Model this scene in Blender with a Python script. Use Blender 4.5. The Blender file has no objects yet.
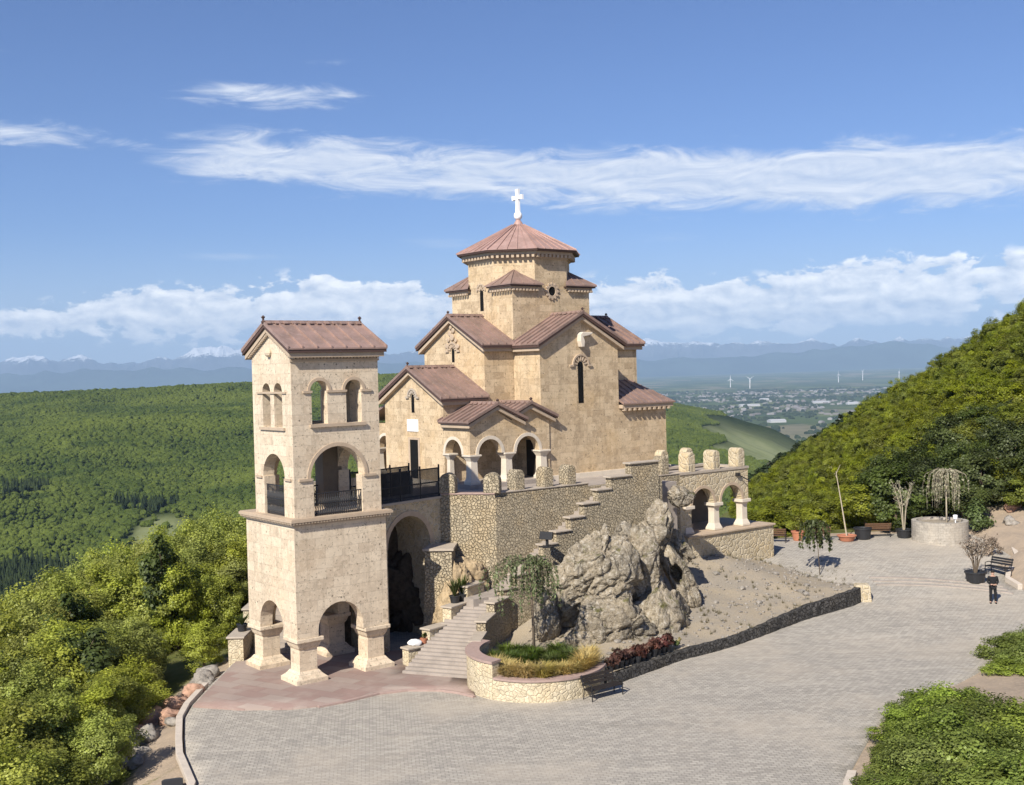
import bpy, bmesh, math, random
import numpy as np
from mathutils import Vector, Matrix
from mathutils.geometry import tessellate_polygon

R = math.radians
rnd = random.Random(7)
sc = bpy.context.scene
col = sc.collection

# ------------------------------------------------------------------ camera frame and site frame
H = 13.7
HAZE = 4.0e-5
# site frame: u runs east along the church, v north across it
EA = Vector((math.sin(R(52)), math.cos(R(52)), 0)); NA = Vector((-EA.y, EA.x, 0))
C0 = Vector((-.92, 58.8, 0)); SITE_ROT = R(38)
def L(u, v, z=0): return C0 + EA * u + NA * v + Vector((0, 0, z))
def uv_of(x, y):
    d = Vector((x, y, 0)) - C0
    return d.dot(EA), d.dot(NA)

def smooth(a, b, x):
    t = min(1, max(0, (x - a) / (b - a))); return t * t * (3 - 2 * t)
def interp(x, pts):
    if x <= pts[0][0]: return pts[0][1]
    for (a, p), (b, q) in zip(pts, pts[1:]):
        if x <= b: return p + (q - p) * (x - a) / (b - a)
    return pts[-1][1]

# ------------------------------------------------------------------ tagging
def tag(o, label=None, cat=None, group=None, kind=None):
    if label: o['label'] = label
    if cat: o['category'] = cat
    if group: o['group'] = group
    if kind: o['kind'] = kind
    return o
def empty(name, loc, rot=0.0, label=None, cat=None, group=None):
    o = bpy.data.objects.new(name, None); col.objects.link(o)
    o.location = loc; o.rotation_euler = (0, 0, rot); o.empty_display_size = .3
    return tag(o, label, cat, group)
def copy_tree(o, parent=None):
    c = o.copy(); col.objects.link(c)
    if parent is not None: c.parent = parent
    for ch in o.children: copy_tree(ch, c)
    return c

# ------------------------------------------------------------------ materials
class NT:
    def __init__(self, tree): self.t = tree
    def n(self, typ, props=None, **ins):
        nd = self.t.nodes.new(typ)
        for k, v in (props or {}).items(): setattr(nd, k, v)
        for k, v in ins.items():
            key = k
            if k.startswith('i') and k[1:].isdigit(): key = int(k[1:])
            else: key = k.replace('_', ' ')
            s = nd.inputs[key]
            if isinstance(v, bpy.types.NodeSocket): self.t.links.new(v, s)
            elif isinstance(v, bpy.types.Node): self.t.links.new(v.outputs[0], s)
            else: s.default_value = v
        return nd
    def math(self, op, a, b=0.0, clamp=False): return self.n('ShaderNodeMath', dict(operation=op, use_clamp=clamp), i0=a, i1=b).outputs[0]
    def mix(self, fac, a, b, mode='MIX'):
        nd = self.t.nodes.new('ShaderNodeMix'); nd.data_type = 'RGBA'; nd.blend_type = mode
        for idx, v in ((0, fac), (6, a), (7, b)):
            if isinstance(v, bpy.types.NodeSocket): self.t.links.new(v, nd.inputs[idx])
            else: nd.inputs[idx].default_value = v
        return nd.outputs[2]
    def ramp(self, fac, stops, interp='LINEAR'):
        nd = self.n('ShaderNodeValToRGB', Fac=fac); cr = nd.color_ramp; cr.interpolation = interp
        while len(cr.elements) < len(stops): cr.elements.new(.5)
        for e, (p, c) in zip(cr.elements, stops):
            e.position = p; e.color = c if len(c) == 4 else (*c, 1)
        return nd.outputs[0]
    def rng(self, v, a, b, c=0.0, d=1.0, smooth_=True):
        return self.n('ShaderNodeMapRange', dict(interpolation_type='SMOOTHSTEP' if smooth_ else 'LINEAR'), i0=v, i1=a, i2=b, i3=c, i4=d).outputs[0]
    def noise(self, vec, scale, detail=4.0, rough=.6, dist=0.0):
        return self.n('ShaderNodeTexNoise', Vector=vec, Scale=scale, Detail=detail, Roughness=rough, Distortion=dist).outputs[0]
def c4(r, g, b): return (r, g, b, 1)
def material(name):
    m = bpy.data.materials.new(name); m.use_nodes = True
    t = m.node_tree; t.nodes.clear(); return m, NT(t)
def finish(m, nt, colr, rough=.85, bump=None, strength=.5, dist=.03, spec=.3, metal=0.0):
    b = nt.n('ShaderNodeBsdfPrincipled', Base_Color=colr, Roughness=rough, Metallic=metal)
    b.inputs['Specular IOR Level'].default_value = spec
    if bump is not None:
        bm_ = nt.n('ShaderNodeBump', Height=bump, Strength=strength, Distance=dist)
        nt.t.links.new(bm_.outputs[0], b.inputs['Normal'])
    o = nt.n('ShaderNodeOutputMaterial'); nt.t.links.new(b.outputs[0], o.inputs[0])
    return m

def ashlar(name, c1, c2, cst, bw=.62, rh=.36, pit=.5, stain=.35):
    m, nt = material(name)
    uv = nt.n('ShaderNodeUVMap').outputs[0]; oc = nt.n('ShaderNodeTexCoord').outputs['Object']
    wob = nt.n('ShaderNodeVectorMath', dict(operation='MULTIPLY_ADD'), i0=nt.n('ShaderNodeTexNoise', Vector=oc, Scale=1.3).outputs[1], i1=(.03, .03, 0), i2=uv).outputs[0]
    br = nt.n('ShaderNodeTexBrick', dict(offset=.43, squash=1.0), Vector=wob, Color1=c4(*c1), Color2=c4(*c2), Mortar=c4(*[x * .6 for x in c1]),
              Scale=1.0, Mortar_Size=.0065, Mortar_Smooth=.3, Bias=-.1, Brick_Width=bw, Row_Height=rh)
    big = nt.noise(oc, .35, 3); mid = nt.noise(oc, 2.2, 5, .65); fine = nt.noise(oc, 9, 4, .7)
    v = nt.mix(nt.rng(big, .45, .68, 0, stain), br.outputs[0], c4(*cst))
    v = nt.mix(nt.rng(mid, .52, .7, 0, .4), v, c4(*[x * 1.22 for x in c1]))
    v = nt.mix(nt.rng(mid, .46, .32, 0, .4), v, c4(*[x * .66 for x in c2]))
    v = nt.mix(nt.rng(fine, .56, .70, 0, pit), v, c4(*[x * .22 for x in c1]))
    stk = nt.noise(nt.n('ShaderNodeMapping', Vector=oc, Scale=(2.6, 2.6, .22)).outputs[0], 1.0, 5, .65)
    v = nt.mix(nt.rng(stk, .52, .68, 0, .38), v, c4(*[x * .62 for x in c2]))
    v = nt.mix(nt.rng(nt.noise(oc, 5.2, 5, .75), .5, .62, 0, .45), v, c4(*[x * 1.15 for x in c1]))
    # sparse dark cavities of the stone
    vo = nt.n('ShaderNodeTexVoronoi', Vector=oc, Scale=3.1, Randomness=1.0)
    hole = nt.math('MULTIPLY', nt.rng(vo.outputs[0], .10, .17, 1, 0), nt.rng(nt.noise(oc, 1.1, 2), .5, .6))
    v = nt.mix(nt.math('MULTIPLY', hole, .75), v, c4(*[x * .18 for x in c1]))
    hgt = nt.math('SUBTRACT', nt.math('MULTIPLY', fine, .5), nt.math('ADD', nt.math('MULTIPLY', hole, .5), nt.math('MULTIPLY', br.outputs[1], .5)))
    return finish(m, nt, v, .9, hgt, .55, .03)
def plain(name, c, rough=.8, var=.25, scale=3.0, bump=.3, spec=.3, metal=0.0, dark=.55):
    m, nt = material(name)
    oc = nt.n('ShaderNodeTexCoord').outputs['Object']
    a = nt.noise(oc, scale, 5, .65); b = nt.noise(oc, scale * 7, 3)
    v = nt.mix(nt.rng(a, .4, .7, 0, var), c4(*c), c4(*[x * dark for x in c]))
    v = nt.mix(nt.rng(b, .5, .8, 0, var), v, c4(*[min(1, x * 1.25) for x in c]))
    return finish(m, nt, v, rough, b if bump else None, bump, .02, spec, metal)
def rubble(name, c1, c2, mortar, scale=2.3, mw=.035, strength=.9, dist=.12):
    m, nt = material(name)
    uv = nt.n('ShaderNodeUVMap').outputs[0]
    oc = nt.n('ShaderNodeTexCoord').outputs['Object']
    wv = nt.n('ShaderNodeVectorMath', dict(operation='MULTIPLY_ADD'), i0=nt.n('ShaderNodeTexNoise', Vector=oc, Scale=2.5, Detail=3.0).outputs[1], i1=(.28, .28, .1), i2=uv).outputs[0]
    vd = nt.n('ShaderNodeTexVoronoi', dict(feature='DISTANCE_TO_EDGE', voronoi_dimensions='2D'), Vector=wv, Scale=scale)
    vc = nt.n('ShaderNodeTexVoronoi', dict(feature='F1', voronoi_dimensions='2D'), Vector=wv, Scale=scale)
    cell = nt.n('ShaderNodeSeparateColor', Color=vc.outputs[1]).outputs[0]
    v = nt.mix(cell, c4(*c1), c4(*c2))
    f = nt.noise(oc, 6, 5, .7)
    v = nt.mix(nt.rng(f, .48, .72, 0, .55), v, c4(*[x * .4 for x in c1]))
    v = nt.mix(nt.rng(nt.noise(oc, .6, 3), .45, .7, 0, .35), v, c4(c2[0] * 1.1, c2[1] * .95, c2[2] * .72))
    v = nt.mix(nt.rng(nt.noise(oc, 3.2, 5, .75), .5, .64, 0, .5), v, c4(*[x * .55 for x in c1]))
    v = nt.mix(nt.rng(nt.noise(oc, 15, 3, .7), .54, .68, 0, .5), v, c4(*[min(1, x * 1.35) for x in c2]))
    v = nt.mix(nt.rng(vd.outputs[0], mw * .4, mw * 1.4, .75, 0), v, c4(*mortar))
    hgt = nt.math('ADD', nt.rng(vd.outputs[0], 0, .16), nt.math('MULTIPLY', f, 1.1))
    return finish(m, nt, v, .95, hgt, strength, dist, .15)
def foliage(name, c, hv=.06, sat=.25, trans=.35):
    m, nt = material(name)
    at = nt.n('ShaderNodeAttribute', dict(attribute_name='shade')).outputs[2]
    oi = nt.n('ShaderNodeObjectInfo').outputs['Random']
    hs = nt.n('ShaderNodeHueSaturation', Color=c4(*c), Hue=nt.rng(oi, 0, 1, .5 - hv * .6, .5 + hv * .4, False), Saturation=nt.rng(nt.math('FRACT', nt.math('MULTIPLY', oi, 7.3)), 0, 1, 1 - sat, 1 + sat * .3, False),
              Value=nt.rng(nt.math('FRACT', nt.math('MULTIPLY', oi, 3.7)), 0, 1, .75, 1.2, False)).outputs[0]
    v = nt.mix(1.0, hs, nt.n('ShaderNodeCombineColor', i0=at, i1=at, i2=nt.math('MULTIPLY', at, .9)).outputs[0], 'MULTIPLY')
    d = nt.n('ShaderNodeBsdfDiffuse', Color=v); tr = nt.n('ShaderNodeBsdfTranslucent', Color=v)
    gl = nt.n('ShaderNodeBsdfGlossy', Color=c4(.8, .85, .7), Roughness=.5)
    s = nt.n('ShaderNodeMixShader', i0=trans, i1=d.outputs[0], i2=tr.outputs[0])
    s = nt.n('ShaderNodeMixShader', i0=.03, i1=s.outputs[0], i2=gl.outputs[0])
    o = nt.n('ShaderNodeOutputMaterial'); nt.t.links.new(s.outputs[0], o.inputs[0])
    return m

M = {}
M['tuff'] = ashlar('tuff', (.58, .455, .30), (.40, .30, .19), (.55, .385, .20), bw=.72, rh=.40, pit=.9, stain=.45)
M['travertine'] = ashlar('travertine', (.66, .555, .415), (.52, .42, .305), (.58, .44, .29), bw=.85, rh=.46, pit=.9, stain=.4)
M['trim'] = plain('trim_stone', (.46, .36, .26), .85, .3, 3, .4)  # stone tone lowered to put the cornice shadow into the colour
M['white_trim'] = plain('white_trim_stone', (.64, .565, .46), .85, .25, 3, .3)
M['white'] = plain('white_paint', (.85, .85, .84), .5, .05, 2, .1)
M['rubble'] = rubble('rubble_stone', (.43, .365, .26), (.54, .46, .325), (.37, .315, .225), 6.2, .005, 1.0, .13)
M['crazy'] = rubble('crazy_stone', (.45, .37, .24), (.56, .48, .34), (.60, .54, .43), 3.0, .045, .6, .07)
M['planter_stone'] = rubble('planter_stone', (.50, .43, .30), (.63, .55, .40), (.54, .465, .34), 5.0, .008, .6, .06)
M['basalt'] = rubble('basalt', (.055, .053, .05), (.105, .10, .095), (.022, .021, .02), 4.5, .05, .9, .09)
M['cap'] = plain('cap_stone', (.43, .37, .30), .9, .35, 4, .5)
M['red_cap'] = plain('red_cap_stone', (.37, .27, .235), .9, .35, 5, .5)
M['dark'] = plain('dark_glass', (.012, .012, .012), .8, .1, 2, 0, .05)
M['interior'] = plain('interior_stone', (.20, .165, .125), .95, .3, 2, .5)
M['iron'] = plain('black_iron', (.018, .018, .02), .5, .2, 5, .2, .5)
M['bronze'] = plain('dark_bronze', (.06, .048, .035), .4, .3, 5, .2, .5, .6)
M['wood'] = plain('dark_wood', (.024, .019, .017), .7, .4, 8, .4)
M['brown_wood'] = plain('brown_wood', (.17, .095, .055), .75, .4, 8, .4)
M['terracotta'] = plain('terracotta', (.46, .19, .11), .8, .3, 6, .3)
M['black_plastic'] = plain('black_plastic', (.022, .023, .026), .5, .2, 4, .2, .5)
M['bark'] = plain('bark', (.16, .125, .09), .95, .5, 8, .8)
M['pale_bark'] = plain('pale_bark', (.46, .40, .30), .9, .4, 9, .6)
M['soil'] = plain('soil', (.15, .10, .065), 1, .5, 4, .8)
M['kerb'] = plain('kerb_stone', (.56, .49, .41), .9, .3, 3, .5)
M['sack'] = plain('white_sack', (.72, .72, .72), .8, .1, 5, .4)
M['rock'] = None

def roof_mat(name, c1, c2, c3):
    m, nt = material(name)
    oc = nt.n('ShaderNodeTexCoord').outputs['Object']
    a = nt.noise(oc, 1.1, 5, .65); b = nt.noise(oc, 5, 4, .7)
    v = nt.mix(nt.rng(a, .35, .68), c4(*c1), c4(*c2))
    v = nt.mix(nt.rng(b, .5, .75, 0, .55), v, c4(*c3))
    return finish(m, nt, v, .55, b, .15, .01, .35, .15)
M['roof'] = roof_mat('weathered_roof_sheet', (.30, .20, .165), (.215, .15, .122), (.40, .305, .26))
M['roof_red'] = roof_mat('red_roof_sheet', (.43, .28, .24), (.33, .215, .18), (.50, .37, .325))
M['roof_lit'] = roof_mat('lit_roof_sheet', (.35, .235, .195), (.25, .175, .145), (.43, .33, .28))  # lighter copy of the weathered sheet, sunlight put into the colour
M['roof_edge'] = plain('roof_edge_metal', (.085, .052, .043), .6, .3, 4, .2)

def rock_mat():
    m, nt = material('lichen_rock')
    oc = nt.n('ShaderNodeTexCoord').outputs['Object']
    a = nt.noise(oc, .8, 6, .65); b = nt.noise(oc, 4.5, 6, .75); c = nt.noise(oc, 1.7, 4, .6)
    fn = nt.noise(oc, 13, 5, .75)
    v = nt.mix(nt.rng(a, .38, .62), c4(.41, .345, .25), c4(.27, .235, .18))
    v = nt.mix(nt.rng(b, .50, .64, 0, .8), v, c4(.60, .55, .46))
    v = nt.mix(nt.rng(b, .47, .36, 0, .75), v, c4(.11, .095, .07))
    v = nt.mix(nt.rng(fn, .56, .66, 0, .7), v, c4(.66, .62, .53))
    v = nt.mix(nt.rng(fn, .44, .34, 0, .75), v, c4(.07, .06, .045))
    vk = nt.n('ShaderNodeTexVoronoi', dict(feature='DISTANCE_TO_EDGE'), Vector=nt.n('ShaderNodeVectorMath', dict(operation='MULTIPLY_ADD'), i0=nt.n('ShaderNodeTexNoise', Vector=oc, Scale=1.2, Detail=5.0).outputs[1], i1=(.6, .6, .6), i2=oc).outputs[0], Scale=.55)
    v = nt.mix(nt.math('MULTIPLY', nt.rng(vk.outputs[0], .0, .014, .75, 0), nt.rng(a, .45, .55)), v, c4(.04, .034, .027))
    nz = nt.n('ShaderNodeSeparateXYZ', i0=nt.n('ShaderNodeNewGeometry').outputs[1]).outputs[2]
    mossy = nt.math('MULTIPLY', nt.rng(c, .54, .66), nt.rng(nz, .25, .7))
    v = nt.mix(nt.math('MULTIPLY', mossy, .8), v, c4(.13, .125, .03))
    return finish(m, nt, v, .95, nt.math('ADD', nt.math('ADD', b, nt.math('MULTIPLY', fn, .5)), nt.math('ADD', nt.math('MULTIPLY', a, 2.0), nt.rng(vk.outputs[0], 0, .05, -.5, 0))), 1.0, .16, .1)
M['rock'] = rock_mat()
def edge_rock(name, c):
    m, nt = material(name)
    oc = nt.n('ShaderNodeTexCoord').outputs['Object']
    b = nt.noise(oc, 3.5, 6, .7)
    v = nt.mix(nt.rng(b, .4, .65), c4(*c), c4(*[x * .55 for x in c]))
    return finish(m, nt, v, .95, b, .9, .1, .15)
M['grey_rock'] = edge_rock('grey_rock', (.34, .31, .27))
M['tan_rock'] = edge_rock('tan_rock', (.45, .345, .215))
M['shaded_rock'] = edge_rock('shaded_rock', (.10, .075, .05))  # dark colour puts the shade under the footbridge into the stone
M['pink_rock'] = edge_rock('pink_rock', (.50, .31, .22))

def paving():
    m, nt = material('grey_pavers')
    uv = nt.n('ShaderNodeUVMap').outputs[0]
    rot = nt.n('ShaderNodeMapping', Vector=uv, Rotation=(0, 0, R(-7))).outputs[0]
    br = nt.n('ShaderNodeTexBrick', dict(offset=.5), Vector=rot, Color1=c4(.45, .415, .355), Color2=c4(.325, .30, .26), Mortar=c4(.17, .155, .135), Scale=1.0, Mortar_Size=.012, Mortar_Smooth=.4, Bias=0.0, Brick_Width=.27, Row_Height=.16)
    big = nt.noise(uv, .10, 6, .65); mid = nt.noise(uv, .9, 7, .75); fine = nt.noise(uv, 7.0, 3, .7)
    st = nt.n('ShaderNodeMapping', Vector=uv, Scale=(.12, .9, 1), Rotation=(0, 0, R(-7))).outputs[0]
    strk = nt.noise(st, 1.4, 5, .7)
    v = nt.mix(nt.rng(big, .46, .62, 0, .55), br.outputs[0], c4(.45, .395, .32))
    v = nt.mix(nt.rng(strk, .52, .68, 0, .35), v, c4(.53, .48, .40))
    v = nt.mix(nt.rng(strk, .45, .34, 0, .3), v, c4(.22, .20, .17))
    v = nt.mix(nt.rng(mid, .52, .68, 0, .45), v, c4(.25, .235, .21))
    v = nt.mix(nt.rng(fine, .55, .75, 0, .25), v, c4(.50, .46, .40))
    hgt = nt.math('SUBTRACT', nt.math('MULTIPLY', fine, .4), br.outputs[1])
    return finish(m, nt, v, .9, hgt, .5, .02, .2)
M['paving'] = paving()
def porphyry():
    m, nt = material('porphyry_slabs')
    uv = nt.n('ShaderNodeUVMap').outputs[0]
    rot = nt.n('ShaderNodeMapping', Vector=uv, Rotation=(0, 0, R(30))).outputs[0]
    br = nt.n('ShaderNodeTexBrick', dict(offset=.5), Vector=rot, Color1=c4(.265, .18, .155), Color2=c4(.31, .25, .215), Mortar=c4(.22, .16, .135), Scale=1.0, Mortar_Size=.012, Bias=.1, Brick_Width=1.5, Row_Height=.7)
    n1 = nt.noise(uv, .8, 5, .65)
    v = nt.mix(nt.rng(n1, .45, .7, 0, .5), br.outputs[0], c4(.37, .31, .265))
    return finish(m, nt, v, .85, nt.noise(uv, 6, 3), .25, .02, .25)
M['porphyry'] = porphyry()
def steps_mat(): return plain('step_stone', (.35, .305, .265), .9, .45, 1.5, .4)
M['steps'] = steps_mat()
def gravel():
    m, nt = material('gravel_soil')
    uv = nt.n('ShaderNodeUVMap').outputs[0]
    a = nt.noise(uv, .35, 6, .7); b = nt.noise(uv, 5, 5, .75); c = nt.noise(uv, 16, 3)
    v = nt.mix(nt.rng(a, .38, .62), c4(.38, .32, .235), c4(.31, .275, .225))
    v = nt.mix(nt.rng(b, .52, .7, 0, .7), v, c4(.45, .38, .29))
    v = nt.mix(nt.rng(c, .5, .68, 0, .5), v, c4(.18, .14, .10))
    return finish(m, nt, v, 1.0, nt.math('ADD', b, c), .8, .05, .1)
M['gravel'] = gravel()
def ground_mat():
    m, nt = material('hillside_ground')
    uv = nt.n('ShaderNodeUVMap').outputs[0]
    at = nt.n('ShaderNodeAttribute', dict(attribute_name='bare')).outputs[2]
    a = nt.noise(uv, .5, 6, .7); b = nt.noise(uv, 5, 5, .75)
    g = nt.mix(nt.rng(a, .35, .65), c4(.09, .105, .025), c4(.14, .14, .05))
    d = nt.mix(nt.rng(a, .35, .65), c4(.41, .325, .24), c4(.32, .26, .20))
    d = nt.mix(nt.rng(b, .52, .7, 0, .6), d, c4(.52, .42, .31))
    f = nt.rng(nt.math('ADD', at, nt.math('MULTIPLY', nt.math('SUBTRACT', b, .5), .8)), .35, .65)
    v = nt.mix(f, g, d)
    return finish(m, nt, v, 1.0, b, .8, .08, .1)
M['ground'] = ground_mat()

M['leaf_left'] = foliage('leaf_spring', (.315, .35, .06), .02, .15, .46)
M['leaf_hill'] = foliage('leaf_hill', (.195, .22, .018), .018, .12, .4)
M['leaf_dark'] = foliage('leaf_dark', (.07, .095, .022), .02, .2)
M['leaf_shrub'] = foliage('leaf_shrub', (.23, .295, .055), .02, .15, .42)
M['leaf_far'] = foliage('leaf_far', (.066, .10, .022), .03, .15)
M['needle'] = foliage('needle_dark', (.032, .052, .018), .04, .2)
M['needle_weep'] = foliage('needle_weeping', (.14, .19, .075), .03, .2)
M['grass_dry'] = foliage('grass_dry', (.50, .39, .13), .03, .2)
M['grass_green'] = foliage('grass_green', (.08, .12, .02), .04, .2)
M['leaf_red'] = foliage('leaf_red', (.12, .048, .042), .03, .2)
M['twig'] = foliage('twig_purple', (.30, .23, .20), .03, .1, .1)
M['twig_grey'] = foliage('twig_grey', (.30, .29, .22), .03, .1, .1)

# ------------------------------------------------------------------ mesh builder
class MB:
    def __init__(self): self.bm = bmesh.new()
    def face(self, pts):
        return self.bm.faces.new([self.bm.verts.new(p) for p in pts])
    def box(self, x0, x1, y0, y1, z0, z1, taper=0.0):
        t = taper
        lo = [(x0, y0), (x1, y0), (x1, y1), (x0, y1)]; hi = [(x0 + t, y0 + t), (x1 - t, y0 + t), (x1 - t, y1 - t), (x0 + t, y1 - t)]
        self.loft([[(x, y, z0) for x, y in lo], [(x, y, z1) for x, y in hi]]); return self
    def loft(self, rings, cap=True):
        vs = [[self.bm.verts.new(p) for p in r] for r in rings]; n = len(vs[0])
        for a, b in zip(vs, vs[1:]):
            for i in range(n): self.bm.faces.new((a[i], a[(i + 1) % n], b[(i + 1) % n], b[i]))
        if cap:
            self.bm.faces.new(vs[0][::-1]); self.bm.faces.new(vs[-1])
        return self
    def prism(self, poly, a, b, f):
        """poly: 2-D points; f(p, t) -> 3-D; extruded t = a..b"""
        return self.loft([[f(p, a) for p in poly], [f(p, b) for p in poly]])
    def panel(self, outline, holes, f, t):
        """flat wall with openings; f((s,z), depth) -> 3-D"""
        loops = [outline] + holes
        flat = [p for l in loops for p in l]
        tris = tessellate_polygon([[Vector((p[0], p[1], 0)) for p in l] for l in loops])
        for d in (0.0, t):
            vs = [self.bm.verts.new(f(p, d)) for p in flat]
            for tr in tris:
                try: self.bm.faces.new([vs[i] for i in tr])
                except ValueError: pass
        for l in loops:
            k = len(l)
            for i in range(k):
                p, q = l[i], l[(i + 1) % k]
                self.face([f(p, 0), f(q, 0), f(q, t), f(p, t)])
        return self
    def tube(self, pts, r0, r1=None, n=7):
        r1 = r0 if r1 is None else r1
        pts = [Vector(p) for p in pts]; rings = []
        for i, p in enumerate(pts):
            d = (pts[min(i + 1, len(pts) - 1)] - pts[max(i - 1, 0)]).normalized()
            a = d.orthogonal().normalized() if abs(d.z) < .99 else Vector((1, 0, 0)); 
            if abs(d.z) < .99: a = d.cross(Vector((0, 0, 1))).normalized()
            b = d.cross(a); r = r0 + (r1 - r0) * i / max(1, len(pts) - 1)
            rings.append([p + a * r * math.cos(2 * math.pi * k / n) + b * r * math.sin(2 * math.pi * k / n) for k in range(n)])
        return self.loft(rings)
    def lathe(self, prof, c=(0, 0, 0), n=20):
        c = Vector(c)
        return self.loft([[c + Vector((r * math.cos(2 * math.pi * k / n), r * math.sin(2 * math.pi * k / n), z)) for k in range(n)] for r, z in prof])
    def blob(self, c, rx, ry, rz, n=2):
        r = bmesh.ops.create_icosphere(self.bm, subdivisions=n, radius=1)
        for v in r['verts']: v.co = Vector(c) + Vector((v.co.x * rx, v.co.y * ry, v.co.z * rz))
        return self
    def build(self, name, mat, parent=None, org=None, smooth=False, bevel=0.0, uvf=None, recalc=True):
        bm = self.bm
        if recalc: bmesh.ops.recalc_face_normals(bm, faces=bm.faces[:])
        lay = bm.loops.layers.uv.new('UVMap')
        for f in bm.faces:
            nrm = f.normal; f.smooth = smooth
            if abs(nrm.z) > .75:
                for l in f.loops: l[lay].uv = (l.vert.co.x, l.vert.co.y)
            else:
                h = Vector((-nrm.y, nrm.x, 0))
                h = h.normalized() if h.length > 1e-6 else Vector((1, 0, 0))
                for l in f.loops: l[lay].uv = (l.vert.co.dot(h), l.vert.co.z)
        if org is not None: bmesh.ops.translate(bm, verts=bm.verts[:], vec=-Vector(org))
        me = bpy.data.meshes.new(name); bm.to_mesh(me); bm.free()
        o = bpy.data.objects.new(name, me); col.objects.link(o)
        if mat: me.materials.append(mat)
        if parent is not None: o.parent = parent
        if bevel:
            md = o.modifiers.new('edge', 'BEVEL'); md.width = bevel; md.segments = 2; md.limit_method = 'ANGLE'; md.angle_limit = R(40)
        return o
def fS(v):   # wall facing south at v, depth goes north
    return lambda p, d: Vector((p[0], v + d, p[1]))
def fN(v): return lambda p, d: Vector((p[0], v - d, p[1]))
def fW(u): return lambda p, d: Vector((u + d, p[0], p[1]))
def fE(u): return lambda p, d: Vector((u - d, p[0], p[1]))
def arch(c, w, z0, zs, r=None, n=14):
    """opening: straight jambs of width w to the spring line, then an arc of radius r (horseshoe when r > w/2)"""
    r = r or w / 2
    pts = [(c - w / 2, z0), (c - w / 2, zs - .001)] if r > w / 2 + .005 else [(c - w / 2, z0)]
    for i in range(n + 1):
        a = math.pi - math.pi * i / n; pts.append((c + r * math.cos(a), zs + r * math.sin(a)))
    pts += [(c + w / 2, zs - .001), (c + w / 2, z0)] if r > w / 2 + .005 else [(c + w / 2, z0)]
    return pts
def rect(a, b, z0, z1): return [(a, z0), (b, z0), (b, z1), (a, z1)]
def arc_band(mb, c, zs, r0, r1, f, d0, d1, n=16, a0=0.0, a1=180.0):
    for i in range(n):
        p, q = R(a0 + (a1 - a0) * i / n), R(a0 + (a1 - a0) * (i + 1) / n)
        P = lambda r, a: (c + r * math.cos(a), zs + r * math.sin(a))
        mb.prism([P(r0, p), P(r1, p), P(r1, q), P(r0, q)], d0, d1, f)
    return mb

def gable_section(c, w, ze, zr, th, wl=None):
    wl = wl or w; zl = zr - (zr - ze) * wl / w
    return [(c - wl, zl), (c, zr), (c + w, ze), (c + w, ze - th), (c, zr - th * 1.05), (c - wl, zl - th)]
def fax(axis):
    return (lambda p, t: Vector((t, p[0], p[1]))) if axis == 'u' else (lambda p, t: Vector((p[0], t, p[1])))
def gable_roof(par, org, axis, a0, a1, c, w, ze, zr, mat='roof', th=.07, seam=.55, cornice=True, stone='trim', ridge=True, cw=.14, edge=.14, name='roof', wl=None):
    """metal roof sheet with standing seams over a stone cornice; ridge along axis from a0 to a1"""
    f = fax(axis); lo, hi = min(a0, a1), max(a0, a1)
    m = MB(); m.prism(gable_section(c, w, ze, zr, th, wl), lo, hi, f)
    k = max(1, round((hi - lo) / seam))
    for i in range(k + 1):
        t = lo + (hi - lo) * i / k; t = min(max(t, lo + .03), hi - .03)
        for s in (-1, 1):
            dz = .09; ww = w if s > 0 or not wl else wl; zz = zr - (zr - ze) * ww / w
            m.prism([(c + s * ww * 1.004, zz - .02), (c, zr), (c, zr + dz), (c + s * ww * 1.004, zz + dz)], t - .034, t + .034, f)
    rf = m.build(name, M[mat], par, org)
    e = MB()
    e.prism([(p[0], p[1] - th - .003) for p in gable_section(c, w - .03, ze, zr, edge, wl)], lo + .03, hi - .03, f)  # metal edge made thick and dark to draw the eave shadow too
    e.build('roof_edge', M['roof_edge'], rf, None)
    # roof is a child already; keep its children in the same frame
    for ch in rf.children:
        ch.data.transform(Matrix.Translation(-Vector(org)))
    if ridge:
        r = MB(); r.prism([(c - .11, zr - .02), (c - .06, zr + .12), (c + .06, zr + .12), (c + .11, zr - .02)], lo, hi, f)
        n = max(2, round((hi - lo) / .42))
        for i in range(n):
            t = lo + (hi - lo) * (i + .5) / n
            for s in (-1, 1):
                r.prism([(c + s * .05, zr + .02), (c + s * .22, zr - .06), (c + s * .24, zr - .02), (c + s * .08, zr + .10)], t - .10, t + .10, f)
        o = r.build('ridge_cap', M[mat], rf, org)
    if cornice:
        s = MB(); z1 = th + edge + .006
        s.prism([(p[0], p[1] - z1) for p in gable_section(c, w - cw, ze, zr, .2, wl)], lo + cw, hi - cw, f)
        s.build('cornice', M[stone], par, org)
    return rf
def finial(par, org, p, h=.34):
    m = MB(); x, y, z = p; z -= .1
    m.lathe([(.09, 0), (.11, .06), (.05, .12), (.05, .2), (.10, .26), (.02, .34)], (x, y, z), 8)
    m.box(x - .02, x + .02, y - .02, y + .02, z + .3, z + h); m.box(x - .09, x + .09, y - .018, y + .018, z + h - .1, z + h - .06)
    return m.build('finial', M['roof_edge'], par, org, smooth=False)

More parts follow.
